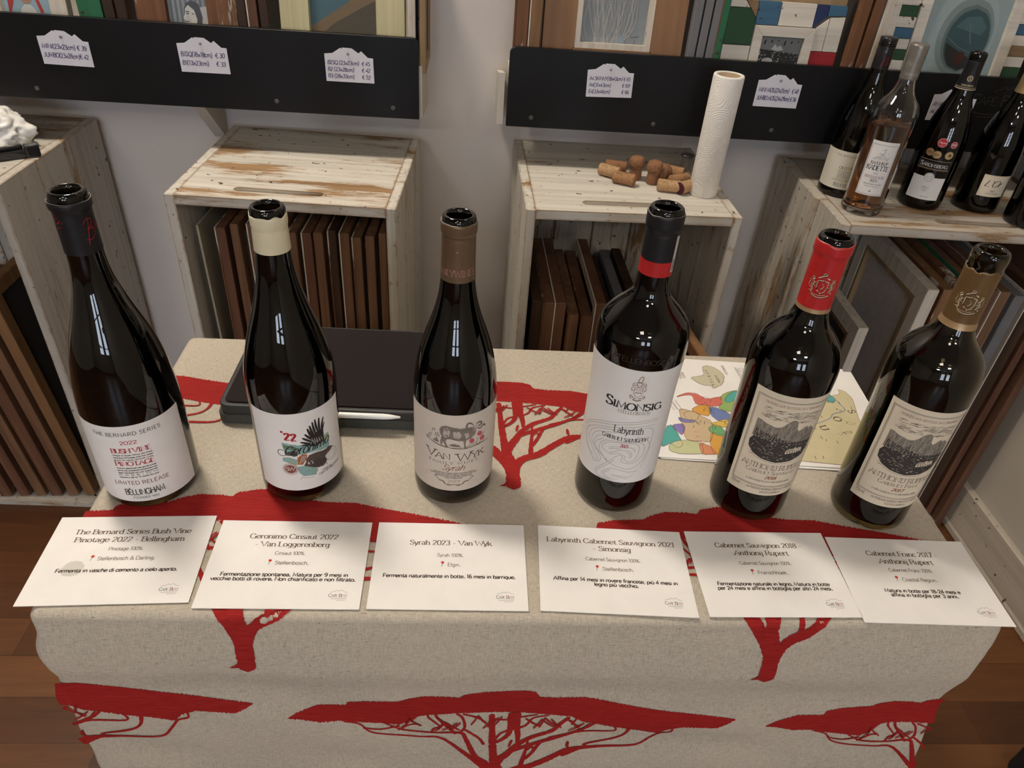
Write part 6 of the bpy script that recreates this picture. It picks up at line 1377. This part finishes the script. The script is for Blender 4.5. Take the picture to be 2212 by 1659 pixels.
for (u, z, r_, mats, tx) in ((-2, .1315, 8.6, [ink('medal_red', (.48, .03, .04), .4), WHITE_INK], 'Platter'), (19, .130, 6.4, [ink('medal_pink', (.46, .05, .10), .4), WHITE_INK], '95'), (-17, .1115, 7.2, [GOLD, INK_B], 'GOLD'), (-3.5, .109, 7.4, [GOLD, INK_B], 'NWYC'), (17.5, .1105, 7.6, [ink('medal_pale_gold', (.50, .38, .18), .35), INK_B], '')):
    mb = MB(); K = Ink(mb, A3.fn(.08, z, .0004)); K.disc(u, 0, r_, 0, 0, n=32); K.ring(u, 0, r_ - .8, .4, 1, .0002)
    if tx: K.text(tx, u, -1.6, 3.6, 'script' if tx == 'Platter' else 'bold', 1, W=r_ * 1.45, lift=.0002)
    else: K.disc(u + 1, 0, 3, 1, .0002)
    if tx == 'Platter':
        for i in range(3): K.disc(u - 2 + i * 2, -5, .6, 1, .0002, n=8)
    mb.build('medal_sticker', mats, A3.o)
A4 = Bottle(1.0160, 1.3740, CT, KB(.0420, .300), .300, 'dark bottle with a cream gold-edged label, second from the right on the corner crate', GB, fill=.2)
A4.capsule(.222, .2985, [GOLD, GOLD, GOLD], seed=8, top=True)
A4.label(.55, .036, .078, -26, 26, [LABEL_C, INK_K, GOLDINK], lambda K: (K.rect(-25, 25, 1.2, 41, .7, 2), K.text("L'Or", -20, 20, 12, 'script', 1, align='l', W=30), K.text('BRUT', 0, 10, 3, 'caps', 1, W=9), K.text('CAP CLASSIQUE', 0, 5.4, 2.4, 'caps', 1, W=24)))
A5 = Bottle(1.0830, 1.3010, CT, KB(.0425, .300), .300, 'dark bottle with a white eight-sided label at the right end of the corner crate', GB, fill=.2)
A5.capsule(.222, .2985, [M_CAPK, GOLD, M_CAPK], seed=9, top=True)
A5.label(.62, .036, .096, -27, 27, [LABEL_W, INK_K, INK_G], lambda K: (K.line([(-17, 2), (17, 2), (25, 10), (25, 50), (17, 58), (-17, 58), (-25, 50), (-25, 10), (-17, 2)], .4, 1)), shape=lambda u: ((max(0, abs(u) - 18) * 1.0), 60 - max(0, abs(u) - 18) * 1.0))

# black bag in the near right corner on the floor
bm = bmesh.new(); bmesh.ops.create_icosphere(bm, subdivisions=4, radius=1.0)
for vv in bm.verts:
    p = vv.co; d = 1 + .10 * noise.noise(p * 2); e = .65
    vv.co = Vector((math.copysign(abs(p.x) ** e, p.x) * .10 * d, math.copysign(abs(p.y) ** e, p.y) * .08 * d, math.copysign(abs(p.z) ** e, p.z) * .065 * d))
    vv.co.z = max(vv.co.z, -.06)
for f in bm.faces: f.smooth = True
me = bpy.data.meshes.new('black_bag'); bm.to_mesh(me); bm.free(); me.materials.append(plain('black_bag_fabric', (.008, .008, .009), .7))
o = bpy.data.objects.new('black_bag', me); COL.objects.link(o); o.location = (1.105, .575, .0605); tag(o, 'black bag on the floor at the lower right corner', 'bag')
